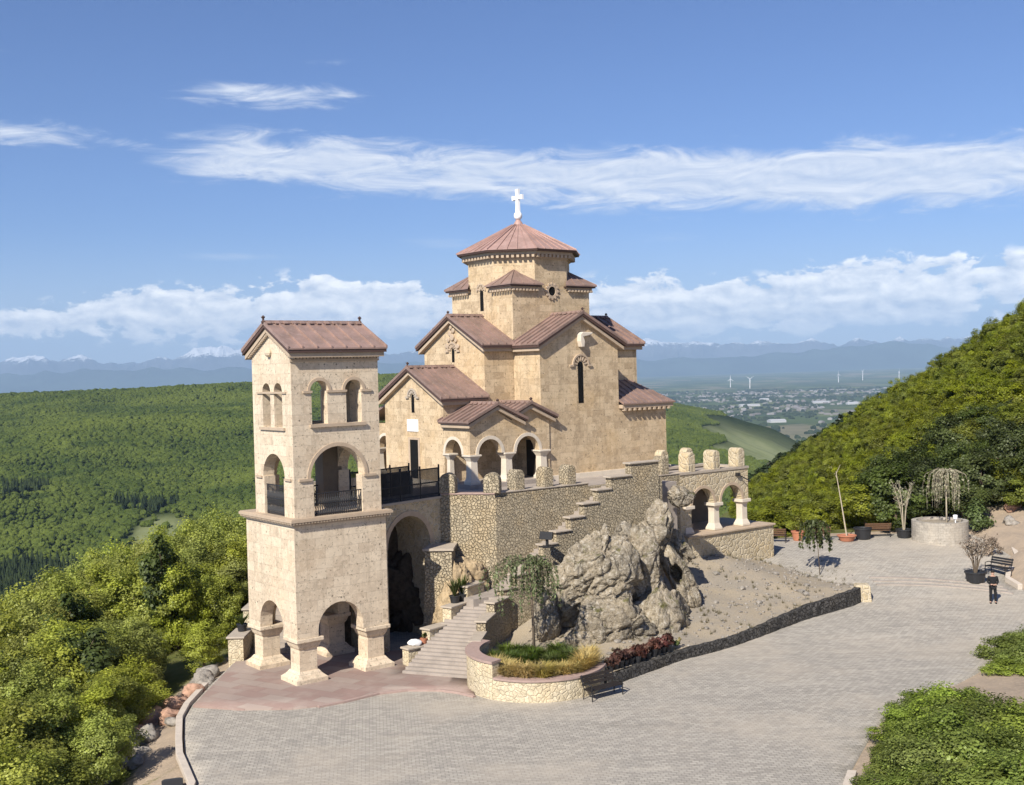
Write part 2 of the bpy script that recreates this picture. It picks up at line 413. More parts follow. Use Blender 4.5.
# ================================================================== BELL TOWER
def bell_tower():
    org = Vector((-9.75, 1.2, 0))
    t = empty('bell_tower', L(-9.75, 1.2, 0), SITE_ROT, 'cream stone bell tower with tiers of arches under a reddish gabled roof', 'bell tower')
    T = .62
    uW, uE, vS, vN = -12.1, -7.4, -1.2, 3.65
    w = MB()
    z0, z1 = 2.05, 7.06
    aS = arch(-9.9, 2.3, z0, 2.3, 1.15); aW = arch(1.3, 2.35, z0, 2.28, 1.17)
    def out(a, b, ap):   # the arch cuts into the bottom edge
        return [(a, z0)] + ap + [(b, z0), (b, z1), (a, z1)]
    w.panel(out(uW, uE, aS), [], fS(vS), T); w.panel(out(uW, uE, arch(-9.9, 2.3, z0, 2.3)), [], fN(vN), T)
    w.panel(out(vS + T, vN - T, aW), [], fW(uW), T); w.panel(out(vS + T, vN - T, arch(1.3, 2.2, z0, 2.28)), [], fE(uE), T)
    w.build('lower_wall', M['travertine'], t, org)
    # four piers with cap and stepped base
    for (pu, pv) in ((uW, vS), (uE - 1.22, vS), (uW, vN - 1.2), (uE - 1.22, vN - 1.2)):
        p = MB(); a, b, c, d = pu + .03, pu + 1.19, pv + .03, pv + 1.17
        p.loft([[(a + .14 + k, c + .14 + k, z) , (b - .14 - k, c + .14 + k, z), (b - .14 - k, d - .14 - k, z), (a + .14 + k, d - .14 - k, z)] for k, z in ((0, .55), (0, 1.52), (-.07, 1.62), (-.16, 1.86))])
        p.loft([[(a - k, c - k, z), (b + k, c - k, z), (b + k, d + k, z), (a - k, d + k, z)] for k, z in ((.2, -.05), (.2, .26), (.18, .26), (.02, .40), (-.10, .56))])
        p.build('pier', M['travertine'], t, org, bevel=.025)
        q = MB(); q.box(a - .10, b + .10, c - .10, d + .10, 1.865, 2.045); q.build('pier_cap', M['travertine'], t, org, bevel=.03)
    # string course with a dentil row
    s = MB()
    for e, za, zb in ((.12, 7.063, 7.14), (.17, 7.142, 7.23), (.26, 7.232, 7.345), (.22, 7.345, 7.385)):
        s.box(uW - e, uE + e, vS - e, vN + e, za, zb)
    n = 34
    for i in range(n):
        u = uW - .2 + (uE - uW + .4) * (i + .5) / n; s.box(u - .04, u + .04, vS - .235, vS - .165, 7.15, 7.228)
        v = vS - .2 + (vN - vS + .4) * (i + .5) / n; s.box(uW - .235, uW - .165, v - .04, v + .04, 7.15, 7.228)
    s.build('string_course', M['trim'], t, org)
    # belfry storeys
    a, b, c, d = -12.0, -7.55, -1.1, 2.78
    zb, ze, za = 7.387, 14.6, 15.75
    b2 = MB(); mid = (c + d) / 2
    hs = [arch(-9.78, 2.5, zb + .001, 9.08, 1.38)]
    hs_up = [arch(-10.62, .80, 11.5, 12.98, .46), arch(-8.86, .80, 11.5, 12.98, .46)]
    holes_u = lambda: [arch(-10.62, .80, 11.5, 12.98, .46), arch(-8.86, .80, 11.5, 12.98, .46)]
    def base_out(x0, x1, ap): return [(x0, zb)] + ap + [(x1, zb), (x1, ze), (x0, ze)]
    b2.panel(base_out(a, b, arch(-9.78, 2.5, zb, 9.08, 1.38)), holes_u(), fS(c), .55)
    b2.panel(base_out(a, b, arch(-9.78, 2.5, zb, 9.08, 1.38)), holes_u(), fN(d), .55)
    wh = lambda: [arch(1.36, .78, 11.38, 12.98, .40), arch(-.02 + .22, .78, 11.38, 12.98, .40)]
    go = lambda: [(c + .55, zb)] + arch(mid, 1.95, zb, 9.1, 1.08) + [(d - .55, zb), (d - .55, ze + .42), (mid, za), (c + .55, ze + .42)]
    b2.panel(go(), wh(), fW(a), .55); b2.panel(go(), wh(), fE(b), .55)
    b2.prism([(c + .003, ze), (c + .549, ze), (c + .549, ze + .42), (c + .003, ze + .12)], a + .002, a + .55, fax('u'))
    b2.prism([(d - .003, ze), (d - .549, ze), (d - .549, ze + .42), (d - .003, ze + .12)], a + .002, a + .55, fax('u'))
    b2.build('belfry_wall', M['travertine'], t, org)
    # arch mouldings, imposts, sills
    for u, z, r0, r1 in ((-9.78, 9.08, 1.40, 1.56), (-10.62, 12.98, .47, .60), (-8.86, 12.98, .47, .60)): arc_band(MB(), u, z, r0, r1, fS(c), -.04, .01).build('arch_moulding', M['trim'], t, org)
    for u in (-11.42, -8.12): MB().box(u - .34, u + .30, c - .09, c + .04, 9.0, 9.10).build('impost', M['trim'], t, org)
    for u0, u1 in ((-11.45, -11.0), (-10.24, -9.24), (-8.48, -7.95)): MB().box(u0, u1, c - .08, c + .05, 12.9, 13.0).build('impost', M['trim'], t, org)
    MB().box(-11.15, -8.3, c - .13, c + .04, 11.36, 11.49).build('sill', M['trim'], t, org)
    MB().box(a - .07, a + .04, -.62, 2.25, 12.9, 12.985).build('impost', M['trim'], t, org)
    MB().box(a - .1, a + .04, -.45, 2.0, 11.25, 11.37).build('sill', M['trim'], t, org)
    for v in (c + .5, d - .5): MB().box(a - .08, a + .04, v - .3, v + .3, 9.02, 9.12).build('impost', M['trim'], t, org)
    # spur between paired windows: flared foot and head
    k = MB()
    k.loft([[(-9.74 - e, c + .05, z), (-9.74 + e, c + .05, z), (-9.74 + e, c + .5, z), (-9.74 - e, c + .5, z)] for e, z in ((.48, 11.5), (.36, 11.62), (.30, 11.9), (.30, 12.6), (.46, 12.9))])
    k.build('mullion_pier', M['travertine'], t, org)
    # corbel on the gable
    g = MB(); g.blob((a - .08, mid + .05, 14.75), .16, .2, .2, 2); g.build('corbel', M['travertine'], t, org)
    # floors inside
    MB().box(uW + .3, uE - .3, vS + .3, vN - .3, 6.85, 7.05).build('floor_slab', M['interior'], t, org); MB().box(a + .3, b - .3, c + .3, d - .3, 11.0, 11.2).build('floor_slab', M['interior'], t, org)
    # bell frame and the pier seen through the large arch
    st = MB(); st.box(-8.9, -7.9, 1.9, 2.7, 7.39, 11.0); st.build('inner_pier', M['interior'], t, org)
    rf = gable_roof(t, org, 'u', a - .32, b + .30, mid, 2.36, 14.9, 16.1, 'roof_lit', seam=.72, cw=.12)
    # dentils under the eaves and along the rake
    dn = MB()
    n = 26
    for i in range(n):
        u = a + (b - a) * (i + .5) / n
        dn.box(u - .055, u + .055, c - .20, c + .02, 14.42, 14.6); 
    dn.box(a - .05, b + .05, c - .06, c + .02, 14.30, 14.40)
    for i in range(15):
        for sgn in (-1, 1):
            vv = mid + sgn * (i + .5) / 15 * (d - mid + .1); zz = 15.72 - abs(vv - mid) * .51
            dn.box(a - .16, a + .02, vv - .045, vv + .045, zz - .16, zz + .02)
    dn.build('dentil_course', M['trim'], t, org)
    finial(t, org, (a - .3, mid, 16.2)); finial(t, org, (b + .25, mid, 16.2))
    # railings in the large arches
    def railing(p0, p1, z, h):
        r = MB(); p0, p1 = Vector(p0), Vector(p1); Ln = (p1 - p0).length; dr = (p1 - p0) / Ln
        for zz in (z + .08, z + h * .55, z + h): r.tube([p0 + Vector((0, 0, zz)), p1 + Vector((0, 0, zz))], .03, n=5)
        n = int(Ln / .11)
        for i in range(n + 1):
            q = p0 + dr * Ln * i / n; r.tube([q + Vector((0, 0, z)), q + Vector((0, 0, z + h))], .02, n=4)
            if i < n:
                m_ = q + dr * .055
                r.tube([m_ + Vector((0, 0, z + .1)) - dr * .04, m_ + Vector((0, 0, z + h * .3)) + dr * .05, m_ + Vector((0, 0, z + h * .55)) - dr * .04, m_ + Vector((0, 0, z + h * .8)) + dr * .05], .015, n=4)
        return r.build('railing', M['iron'], t, org)
    railing((-11.1, c + .12, 0), (-8.45, c + .12, 0), zb, 1.0); railing((a + .12, .0, 0), (a + .12, 1.9, 0), zb, 1.35)
    railing((-11.1, d - .3, 0), (-8.45, d - .3, 0), zb, 1.0)
    br = MB(); br.box(-11.3, -8.2, .65, .95, 13.45, 13.6); br.build('bell_beam', M['wood'], t, org)
    for u, s_ in ((-10.75, 1.0), (-8.9, .8)):
        be = empty('bell', L(u, .8, 13.45), SITE_ROT, 'dark bronze bell hanging in the %s window of the tower\'s top storey' % ('left' if s_ == 1 else 'right'), 'bell')
        m = MB(); m.lathe([(.02, 0), (.13, -.03), (.2, -.15), (.24, -.4), (.30, -.55), (.38, -.66), (.36, -.67), (.2, -.5)], (0, 0, -.08), 16)
        o = m.build('bell_body', M['bronze'], be, smooth=True); o.scale = (s_, s_, s_)
        m = MB(); m.tube([(0, 0, -.2), (0, 0, -.72)], .025); m.blob((0, 0, -.75), .06, .06, .07, 1); m.tube([(0, 0, .02), (0, 0, -.1)], .03); o = m.build('clapper', M['iron'], be); o.scale = (s_, s_, s_)
bell_tower()

# ================================================================== CHURCH
def church():
    org = Vector((9.6, 9.7, 7.3))
    ch = empty('church', L(9.6, 9.7, 7.3), SITE_ROT, 'tan stone church with stepped gables and an octagonal drum topped by a white cross', 'church')
    zf = 7.25
    B = lambda m, n, mt, **k: m.build(n, M[mt], ch, org, **k)
    uc, vc = 9.6, 9.73
    # walls: arms and chambers as separate solids
    def block(u0, u1, v0, v1, zt, axis=None, apex=None):
        m = MB()
        if axis == 'u': m.prism([(v0, zf), (v1, zf), (v1, zt), ((v0 + v1) / 2, apex), (v0, zt)], u0, u1, fax('u'))
        elif axis == 'v': m.prism([(u0, zf), (u1, zf), (u1, zt), ((u0 + u1) / 2, apex), (u0, zt)], v0, v1, fax('v'))
        else: m.box(u0, u1, v0, v1, zf, zt)
        return m
    B(block(4.36, 16.6, 6.62, 12.84, 15.05, 'u', 16.72), 'nave_wall', 'tuff')
    B(block(6.54, 12.67, 4.2, 15.3, 15.0, 'v', 16.62), 'transept_wall', 'tuff')
    B(block(1.39, 4.355, 6.62, 12.84, 12.05, 'u', 13.68), 'narthex_wall', 'tuff')
    B(MB().box(12.672, 16.7, 4.203, 6.617, zf, 11.15), 'chamber_wall', 'tuff'); B(MB().box(12.672, 16.7, 12.843, 15.2, zf, 11.15), 'chamber_wall', 'tuff')
    m = MB(); m.box(6.56, 12.64, 6.64, 12.82, 15.5, 18.62); B(m, 'crossing_wall', 'tuff')
    # roofs
    rw = gable_roof(ch, org, 'u', 4.36 - .42, 8.0, vc, 3.52, 15.22, 17.05)
    rs = gable_roof(ch, org, 'v', 4.2 - .42, 8.0, 9.605, 3.48, 15.18, 17.0)
    re_ = gable_roof(ch, org, 'u', 11.5, 16.6 + .42, vc, 3.52, 15.22, 17.05)
    rn = gable_roof(ch, org, 'v', 11.5, 15.3 + .42, 9.605, 3.48, 15.18, 17.0)
    nx = gable_roof(ch, org, 'u', 1.39 - .42, 4.355, vc, 3.52, 12.22, 14.0)
    finial(ch, org, (4.05, vc, 17.1)); finial(ch, org, (9.605, 3.88, 17.05)); finial(ch, org, (16.9, vc, 17.1)); finial(ch, org, (1.08, vc, 14.08))
    # lean-to roofs over the side chambers
    def leanto(u0, u1, vlo, vhi, zlo, zhi, hip=1.0):
        m = MB(); th = .08
        top = [(u0, vhi, zhi), (u1 - hip, vhi, zhi), (u1, vlo, zlo), (u0, vlo, zlo)]
        m.loft([[Vector(p) - Vector((0, 0, th)) for p in top], [Vector(p) for p in top]])
        tri = [(u1 - hip, vhi, zhi), (u1, vhi, zlo), (u1, vlo, zlo)]
        m.loft([[Vector(p) - Vector((0, 0, th)) for p in tri], [Vector(p) for p in tri]])
        k = int((u1 - u0) / .5)
        for i in range(k + 1):
            u = u0 + .05 + (u1 - u0 - .1) * i / k
            t0 = 0 if u < u1 - hip else (u - (u1 - hip)) / hip
            vv, zz = vhi + (vlo - vhi) * t0, zhi + (zlo - zhi) * t0
            if t0 < .95: m.loft([[(u - .025, vv, zz), (u + .025, vv, zz), (u + .025, vv, zz + .05), (u - .025, vv, zz + .05)], [(u - .025, vlo, zlo), (u + .025, vlo, zlo), (u + .025, vlo, zlo + .05), (u - .025, vlo, zlo + .05)]])
        r = m.build('roof', M['roof'], ch, org)
        s = MB(); sg = 1 if vlo < vhi else -1
        s.box(u0, u1 - .1, min(vlo + sg * .1, vlo + sg * .5), max(vlo + sg * .1, vlo + sg * .5), zlo - .3, zlo - .085)
        s.box(u1 - .5, u1 - .1, min(vlo + sg * .5, vhi), max(vlo + sg * .5, vhi), zlo - .3, zlo - .085)
        s.build('cornice', M['trim'], ch, org)
        e = MB()
        for i in range(int((u1 - u0) / .42)):
            u = u0 + .2 + i * .42; e.box(u - .08, u + .08, min(vlo + sg * .06, vlo + sg * .3), max(vlo + sg * .06, vlo + sg * .3), zlo - .45, zlo - .303)
        e.build('dentil_course', M['trim'], ch, org)
    leanto(12.676, 17.15, 3.78, 6.62, 11.5, 12.9, 1.2); leanto(12.676, 17.15, 15.6, 12.84, 11.5, 12.9, 1.2)
    # south porch: arches on columns under twin gables
    T = .5; zs = 9.1; zw = 10.75
    u0, u1, vp = 1.37, 7.05, 4.12
    ap = [arch(2.74, 1.5, zs, zs + .001, .80), arch(5.42, 1.56, zs, zs + .001, .83)]
    def outl():
        return [(u0, zs)] + arch(2.74, 1.6, zs, zs + .001) + arch(5.42, 1.66, zs, zs + .001) + [(u1, zs), (u1, zw), (5.47, 11.52), (4.3, zw + .12), (3.1, 11.52), (u0, zw)]
    m = MB(); m.panel(outl(), [], fS(vp), T)
    m.panel([(vp + T, zs)] + arch(5.68, 1.6, zs, zs + .001) + [(6.615, zs), (6.615, zw), (vp + T, zw)], [], fW(u0), T)
    m.box(6.35, 7.05, vp + .004, vp + .3, zf, zs - .004)
    B(m, 'porch_wall', 'tuff')
    for c, r in ((2.74, .80), (5.42, .83)): B(arc_band(MB(), c, zs, r + .004, r + .2, fS(vp), -.04, .03), 'arch_moulding', 'white_trim')
    B(arc_band(MB(), 5.68, zs, .804, .98, fW(u0), -.04, .03), 'arch_moulding', 'white_trim')
    def column(cu, cv, z0=7.5, z1=9.09, w=.24):
        m = MB()
        m.loft([[(cu - k, cv - k, z), (cu + k, cv - k, z), (cu + k, cv + k, z), (cu - k, cv + k, z)] for k, z in ((.34, z0 - .2), (.34, z0 + .1), (.30, z0 + .14), (w + .01, z0 + .3), (w, z0 + .42), (w - .02, z1 - .36), (w + .05, z1 - .22), (w + .11, z1 - .12), (w + .11, z1 - .10))])
        m.box(cu - w - .16, cu + w + .16, cv - w - .16, cv + w + .16, z1 - .098, z1)
        return m.build('column', M['white_trim'], ch, org, bevel=.015)
    for cu in (1.66, 4.08): column(cu, vp + .26)
    column(6.52, vp + .14); column(1.64, 6.4, w=.16)
    gable_roof(ch, org, 'v', 3.72, 6.7, 3.12, 2.1, 10.92, 11.86, seam=.5, cw=.12, edge=.07)
    gable_roof(ch, org, 'v', 3.72, 6.7, 5.5, 1.95, 11.0, 11.84, wl=1.2, seam=.5, cw=.12, edge=.07)
    finial(ch, org, (3.12, 3.82, 11.9), .3); finial(ch, org, (5.5, 3.82, 11.9), .3)
    # north porch, half hidden behind the tower
    m = MB(); m.panel([(12.86, zs)] + arch(13.75, 1.5, zs, zs + .001) + [(15.2, zs), (15.2, 10.6), (12.86, 10.6)], [], fW(1.9), .4)
    m.box(1.95, 6.5, 14.9, 15.2, zf, 10.6); B(m, 'porch_wall', 'tuff')
    m = MB(); arc_band(m, 13.75, zs, .752, .92, fW(1.9), -.04, .03); B(m, 'arch_moulding', 'white_trim')
    column(2.1, 14.85); column(2.1, 12.98, w=.14)
    m = MB(); m.loft([[(1.5, 12.85, 11.75), (6.5, 12.85, 11.75), (6.5, 15.6, 10.7), (1.5, 15.6, 10.7)], [(1.5, 12.85, 11.85), (6.5, 12.85, 11.85), (6.5, 15.6, 10.8), (1.5, 15.6, 10.8)]])
    for i in range(9): m.loft([[(1.5 + i * .55, 12.85, 11.85), (1.56 + i * .55, 12.85, 11.85), (1.56 + i * .55, 12.85, 11.9), (1.5 + i * .55, 12.85, 11.9)], [(1.5 + i * .55, 15.6, 10.8), (1.56 + i * .55, 15.6, 10.8), (1.56 + i * .55, 15.6, 10.85), (1.5 + i * .55, 15.6, 10.85)]])
    B(m, 'roof', 'roof')
    # plinth
    B(MB().box(7.12, 16.85, 4.0, 4.195, 7.22, 7.52), 'plinth', 'white_trim'); B(MB().box(1.2, 1.386, 6.63, 12.9, 7.22, 7.5), 'plinth', 'white_trim')
    m = MB(); m.box(1.1, 7.1, 3.85, 6.61, 7.21, 7.46); B(m, 'porch_floor', 'steps')
    # drum
    ap_ = 3.05
    def octo(r, z, c=(uc, vc)):
        rr = r / math.cos(R(22.5)); return [(c[0] + rr * math.cos(R(22.5 + 45 * k)), c[1] + rr * math.sin(R(22.5 + 45 * k)), z) for k in range(8)]
    m = MB(); m.loft([octo(ap_, 17.9), octo(ap_, 20.45)]); B(m, 'drum_wall', 'tuff')
    m = MB()
    for r, za, zb in ((3.12, 20.36, 20.5), (3.28, 20.502, 20.62), (3.42, 20.622, 20.78)): m.loft([octo(r, za), octo(r, zb)])
    for k in range(8):
        a, b = Vector(octo(3.34, 0)[k]), Vector(octo(3.34, 0)[(k + 1) % 8])
        for i in range(9):
            p = a.lerp(b, (i + .5) / 9); dr = (b - a).normalized(); nn = Vector((dr.y, -dr.x, 0))
            q = [p + dr * .08 + nn * .09, p - dr * .08 + nn * .09, p - dr * .08 - nn * .08, p + dr * .08 - nn * .08]
            m.loft([[(v.x, v.y, 20.44) for v in q], [(v.x, v.y, 20.615) for v in q]])
    B(m, 'drum_cornice', 'trim')
    m = MB(); m.loft([octo(3.66, 20.78), octo(3.7, 20.88)]); B(m, 'roof_edge', 'roof_edge')
    m = MB(); top = Vector((uc, vc, 22.95)); ring = [Vector(p) for p in octo(3.72, 20.9)]
    for k in range(8): m.face([ring[k], ring[(k + 1) % 8], top])
    m.face([r for r in ring[::-1]])
    for k in range(8):
        for j in range(5):
            p = ring[k].lerp(ring[(k + 1) % 8], j / 5); s = (ring[(k + 1) % 8] - ring[k]).normalized() * (.045 if j == 0 else .026)
            q = top.lerp(p, .1); up = Vector((0, 0, .09 if j == 0 else .06))
            m.loft([[p - s, p + s, p + s * .8 + up, p - s * .8 + up], [q - s * .5, q + s * .5, q + s * .4 + up, q - s * .4 + up]])
    dr_ = B(m, 'drum_roof', 'roof_red')
    m = MB(); m.lathe([(.38, 22.72), (.24, 22.95), (.12, 23.12), (.1, 23.15)], (uc, vc, 0), 14); B(m, 'roof_cap', 'roof_red')
    m = MB(); m.lathe([(.02, 23.1), (.15, 23.12), (.24, 23.22), (.27, 23.36), (.24, 23.5), (.14, 23.6), (.02, 23.62)], (uc, vc, 0), 16); B(m, 'cross_ball', 'white', smooth=True)
    m = MB()
    # the cross faces the west door; flared arms
    def flare(p0, p1, w0, w1, th):
        p0, p1 = Vector(p0), Vector(p1); d = (p1 - p0).normalized(); s = d.cross(Vector((1, 0, 0))); n = Vector((1, 0, 0))
        m.loft([[p0 - s * w0 - n * th, p0 + s * w0 - n * th, p0 + s * w0 + n * th, p0 - s * w0 + n * th], [p1 - s * w1 - n * th, p1 + s * w1 - n * th, p1 + s * w1 + n * th, p1 - s * w1 + n * th]])
    X = Vector((uc, vc, 24.5))
    flare((uc, vc, 23.55), (uc, vc, 24.42), .14, .09, .09)
    flare(X, X + Vector((0, 0, .52)), .08, .15, .085)
    flare(X - Vector((0, .02, 0)), X - Vector((0, .5, 0)), .08, .15, .08); flare(X + Vector((0, .02, 0)), X + Vector((0, .5, 0)), .08, .15, .08)
    m.box(uc - .095, uc + .095, vc - .1, vc + .1, 24.38, 24.62)
    B(m, 'cross', 'white')
    # corner roofs where the square turns to the octagon
    for su in (-1, 1):
        for sv in (-1, 1):
            P = lambda a, b, z: Vector((uc + su * a, vc + sv * b, z))
            m = MB(); th = .07; o = 3.42; z = 18.82
            A, K, Bq, Tp = P(o, .85, z), P(o, o, z), P(.85, o, z), P(2.1, 2.1, 19.75)
            I = P(1.0, 1.0, 19.75)
            for tri in ([A, K, Tp], [K, Bq, Tp]):
                m.loft([[p - Vector((0, 0, th)) for p in tri], tri])
            for p0 in (A.lerp(K, .3), A.lerp(K, .62), K, K.lerp(Bq, .38), K.lerp(Bq, .7)):
                dv = (Tp - p0).normalized(); s = dv.cross(Vector((0, 0, 1))).normalized() * .028; q = p0.lerp(Tp, .97); up = Vector((0, 0, .05))
                m.loft([[p0 - s, p0 + s, p0 + s + up, p0 - s + up], [q - s, q + s, q + s + up, q - s + up]])
            rr = m.build('corner_roof', M['roof'], ch, org)
            e = MB()
            Z = lambda p, z_: Vector((p.x, p.y, z_))
            for (p, q) in ((P(o - .05, .9, 0), P(o - .05, o - .05, 0)), (P(.9, o - .05, 0), P(o - .05, o - .05, 0))):
                pass
            ring = [P(o - .06, .95, 0), P(o - .06, o - .06, 0), P(.95, o - .06, 0), P(1.3, 1.3, 0)]
            e.loft([[Z(p, 18.66) for p in ring], [Z(p, 18.745) for p in ring]]); e.build('roof_edge', M['roof_edge'], ch, org)
            e = MB(); ring = [P(3.2, 1.1, 0), P(3.2, 3.2, 0), P(1.1, 3.2, 0), P(1.3, 1.3, 0)]
            e.loft([[Z(p, 18.52) for p in ring], [Z(p, 18.657) for p in ring]])
            for i in range(8):
                t_ = 1.15 + 2.05 * (i + .5) / 8
                for (x0, y0) in ((3.24, t_), (t_, 3.24)):
                    q = P(x0, y0, 0); e.box(q.x - .07, q.x + .07, q.y - .07, q.y + .07, 18.40, 18.517)
            e.build('cornice', M['trim'], ch, org)
    # windows
    def slit(face, c, w, zb, zt, hood=True, hr=.42, fl='trim'):
        """dark slit with arched head, radiating stone hood"""
        wn = MB(); wn.prism(arch(c, w, zb, zt - w / 2, n=8), -.012, .03, face); o = wn.build('window', M['dark'], ch, org)
        if hood:
            h = MB(); r0 = w / 2 + .06
            arc_band(h, c, zt - w / 2, hr, hr + .1, face, -.10, .01, 14)
            for i in range(7):
                a = R(12 + 156 * i / 6); s = Vector((math.cos(a), math.sin(a)))
                p = [(c + s.x * r0 - s.y * .03, zt - w / 2 + s.y * r0 + s.x * .03), (c + s.x * hr - s.y * .05, zt - w / 2 + s.y * hr + s.x * .05), (c + s.x * hr + s.y * .05, zt - w / 2 + s.y * hr - s.x * .05), (c + s.x * r0 + s.y * .03, zt - w / 2 + s.y * r0 - s.x * .03)]
                h.prism(p, -.07, .01, face)
            for sg in (-1, 1): h.prism(rect(min(c + sg * hr, c + sg * (hr + .3)), max(c + sg * hr, c + sg * (hr + .3)), zt - w / 2 - .09, zt - w / 2 + .02), -.10, .01, face)
            h.build('window_hood', M[fl], o, None); o.children[0].data.transform(Matrix.Translation(-org))
        return o
    slit(fS(4.2), 9.62, .40, 11.65, 14.1, True, .56)
    slit(fW(1.39), 9.73, .30, 11.35, 12.42, True, .40, 'cap')
    slit(fW(4.36), 9.73, .26, 14.25, 15.08, True, .42)
    slit(fW(6.56), 9.66, .34, 17.35, 18.62, False)
    wn = MB(); arc_band(wn, 9.66, 18.62 - .05, .36, .46, fW(6.55), -.08, .01, 14)
    for i in range(5):
        a = R(20 + 140 * i / 4); s = Vector((math.cos(a), math.sin(a)))
        wn.prism([(9.66 + s.x * .1 - s.y * .03, 18.57 + s.y * .1 + s.x * .03), (9.66 + s.x * .36 - s.y * .05, 18.57 + s.y * .36 + s.x * .05), (9.66 + s.x * .36 + s.y * .05, 18.57 + s.y * .36 - s.x * .05), (9.66 + s.x * .1 + s.y * .03, 18.57 + s.y * .1 - s.x * .03)], -.06, .01, fW(6.55))
    B(wn, 'window_hood', 'trim')
    # oculus on the south of the crossing
    m = MB(); m.prism([(9.6 + .27 * math.cos(2 * math.pi * k / 20), 18.42 + .31 * math.sin(2 * math.pi * k / 20)) for k in range(20)], -.012, .04, fS(6.64)); oc_ = B(m, 'window', 'dark')
    m = MB(); arc_band(m, 9.6, 18.42, .28, .43, fS(6.64), -.07, .02, 24, 0, 360)
    for k in range(12):
        a = 2 * math.pi * k / 12; m.prism([(9.6 + .46 * math.cos(a) + .075 * math.cos(b), 18.42 + .46 * math.sin(a) + .075 * math.sin(b)) for b in [2 * math.pi * j / 6 for j in range(6)]], -.09, .02, fS(6.64))
    B(m, 'oculus_ring', 'trim')
    # carved bird over the south window, relief over the west one
    m = MB(); f = fS(4.2)
    m.prism([(9.5, 14.95), (9.72, 14.95), (9.76, 15.3), (9.66, 15.55), (10.05, 15.62), (10.4, 15.72), (10.36, 15.82), (9.6, 15.84), (9.42, 15.72), (9.4, 15.3)], -.34, .01, f); B(m, 'carving', 'white_trim', bevel=.04)
    m = MB(); f = fW(4.36)
    for (y, z, rr) in ((9.73, 15.75, .22), (9.95, 16.0, .18), (9.6, 16.15, .16), (10.12, 15.6, .14), (9.35, 15.55, .13), (10.3, 15.25, .16), (9.15, 15.2, .16), (9.85, 16.35, .14)): m.prism([(y + rr * math.cos(b), z + rr * math.sin(b)) for b in [2 * math.pi * j / 8 for j in range(8)]], -.11, .01, f)
    B(m, 'carving', 'trim', bevel=.04)
    # west door and plaque
    m = MB(); m.prism(rect(9.28, 10.12, 7.5, 9.76), -.015, .03, fW(1.39)); B(m, 'door', 'dark')
    m = MB(); m.prism(rect(9.1, 9.27, 7.5, 9.9), -.03, .02, fW(1.39)); m.prism(rect(10.13, 10.3, 7.5, 9.9), -.03, .02, fW(1.39)); m.prism(rect(9.275, 10.125, 9.765, 9.9), -.03, .02, fW(1.39)); B(m, 'door_frame', 'trim')
    m = MB(); m.prism(rect(9.2, 10.35, 10.25, 10.95), -.05, .02, fW(1.39)); B(m, 'plaque', 'white')
    m = MB(); m.box(6.50, 6.536, 4.8, 5.6, 7.5, 9.6); B(m, 'door', 'wood')
church()

# ================================================================== GROUND
def plz(x, y):
    return interp(y, [(55, 0), (62, .42), (66, .92), (70, 1.55), (74, 1.95), (78, 2.1), (95, 2.3)])
PLAZA = [(-9.2, 26), (-10.9, 38.45), (-12.2, 41.5), (-12.75, 43.3), (-13.5, 46), (-13.72, 47.9), (-13.75, 51), (-13.65, 55.2), (-12.4, 60.5), (-4, 60.5), (2, 58), (9, 66), (15.2, 70.8), (16.2, 76.2), (20, 76.6), (26, 77.2), (30.6, 77.4), (31.6, 74), (30.7, 70.9), (29.4, 68), (28.0, 65.6), (28.4, 63.9), (40, 61.5), (40, 58), (25.2, 56.2), (21.4, 51.4), (18.4, 48.2), (15.8, 46.6), (13.2, 42.6), (10.4, 37), (8.0, 26)]
def seg_dist(p, a, b):
    ax, ay = a; bx, by = b; dx, dy = bx - ax, by - ay
    t = max(0, min(1, ((p[0] - ax) * dx + (p[1] - ay) * dy) / (dx * dx + dy * dy)))
    return math.hypot(p[0] - ax - t * dx, p[1] - ay - t * dy)
def inside(p, poly):
    r = False; x, y = p
    for (a, b), (c, d) in zip(poly, poly[1:] + poly[:1]):
        if (b > y) != (d > y) and x < (c - a) * (y - b) / (d - b) + a: r = not r
    return r
def pdist(p, poly):
    d = min(seg_dist(p, a, b) for a, b in zip(poly, poly[1:] + poly[:1]))
    return -d if inside(p, poly) else d
def nz(x, y, s=1.0):
    return math.sin(x * .9 * s + 1.3) * math.sin(y * .8 * s + .4) * .5 + math.sin(x * 2.3 * s + y * 1.7 * s) * .25 + math.sin(-x * 1.1 * s + y * 3.1 * s + 2) * .15
def hill(x, y): return .745 * (x - 25) - .168 * (y - 80) - .9
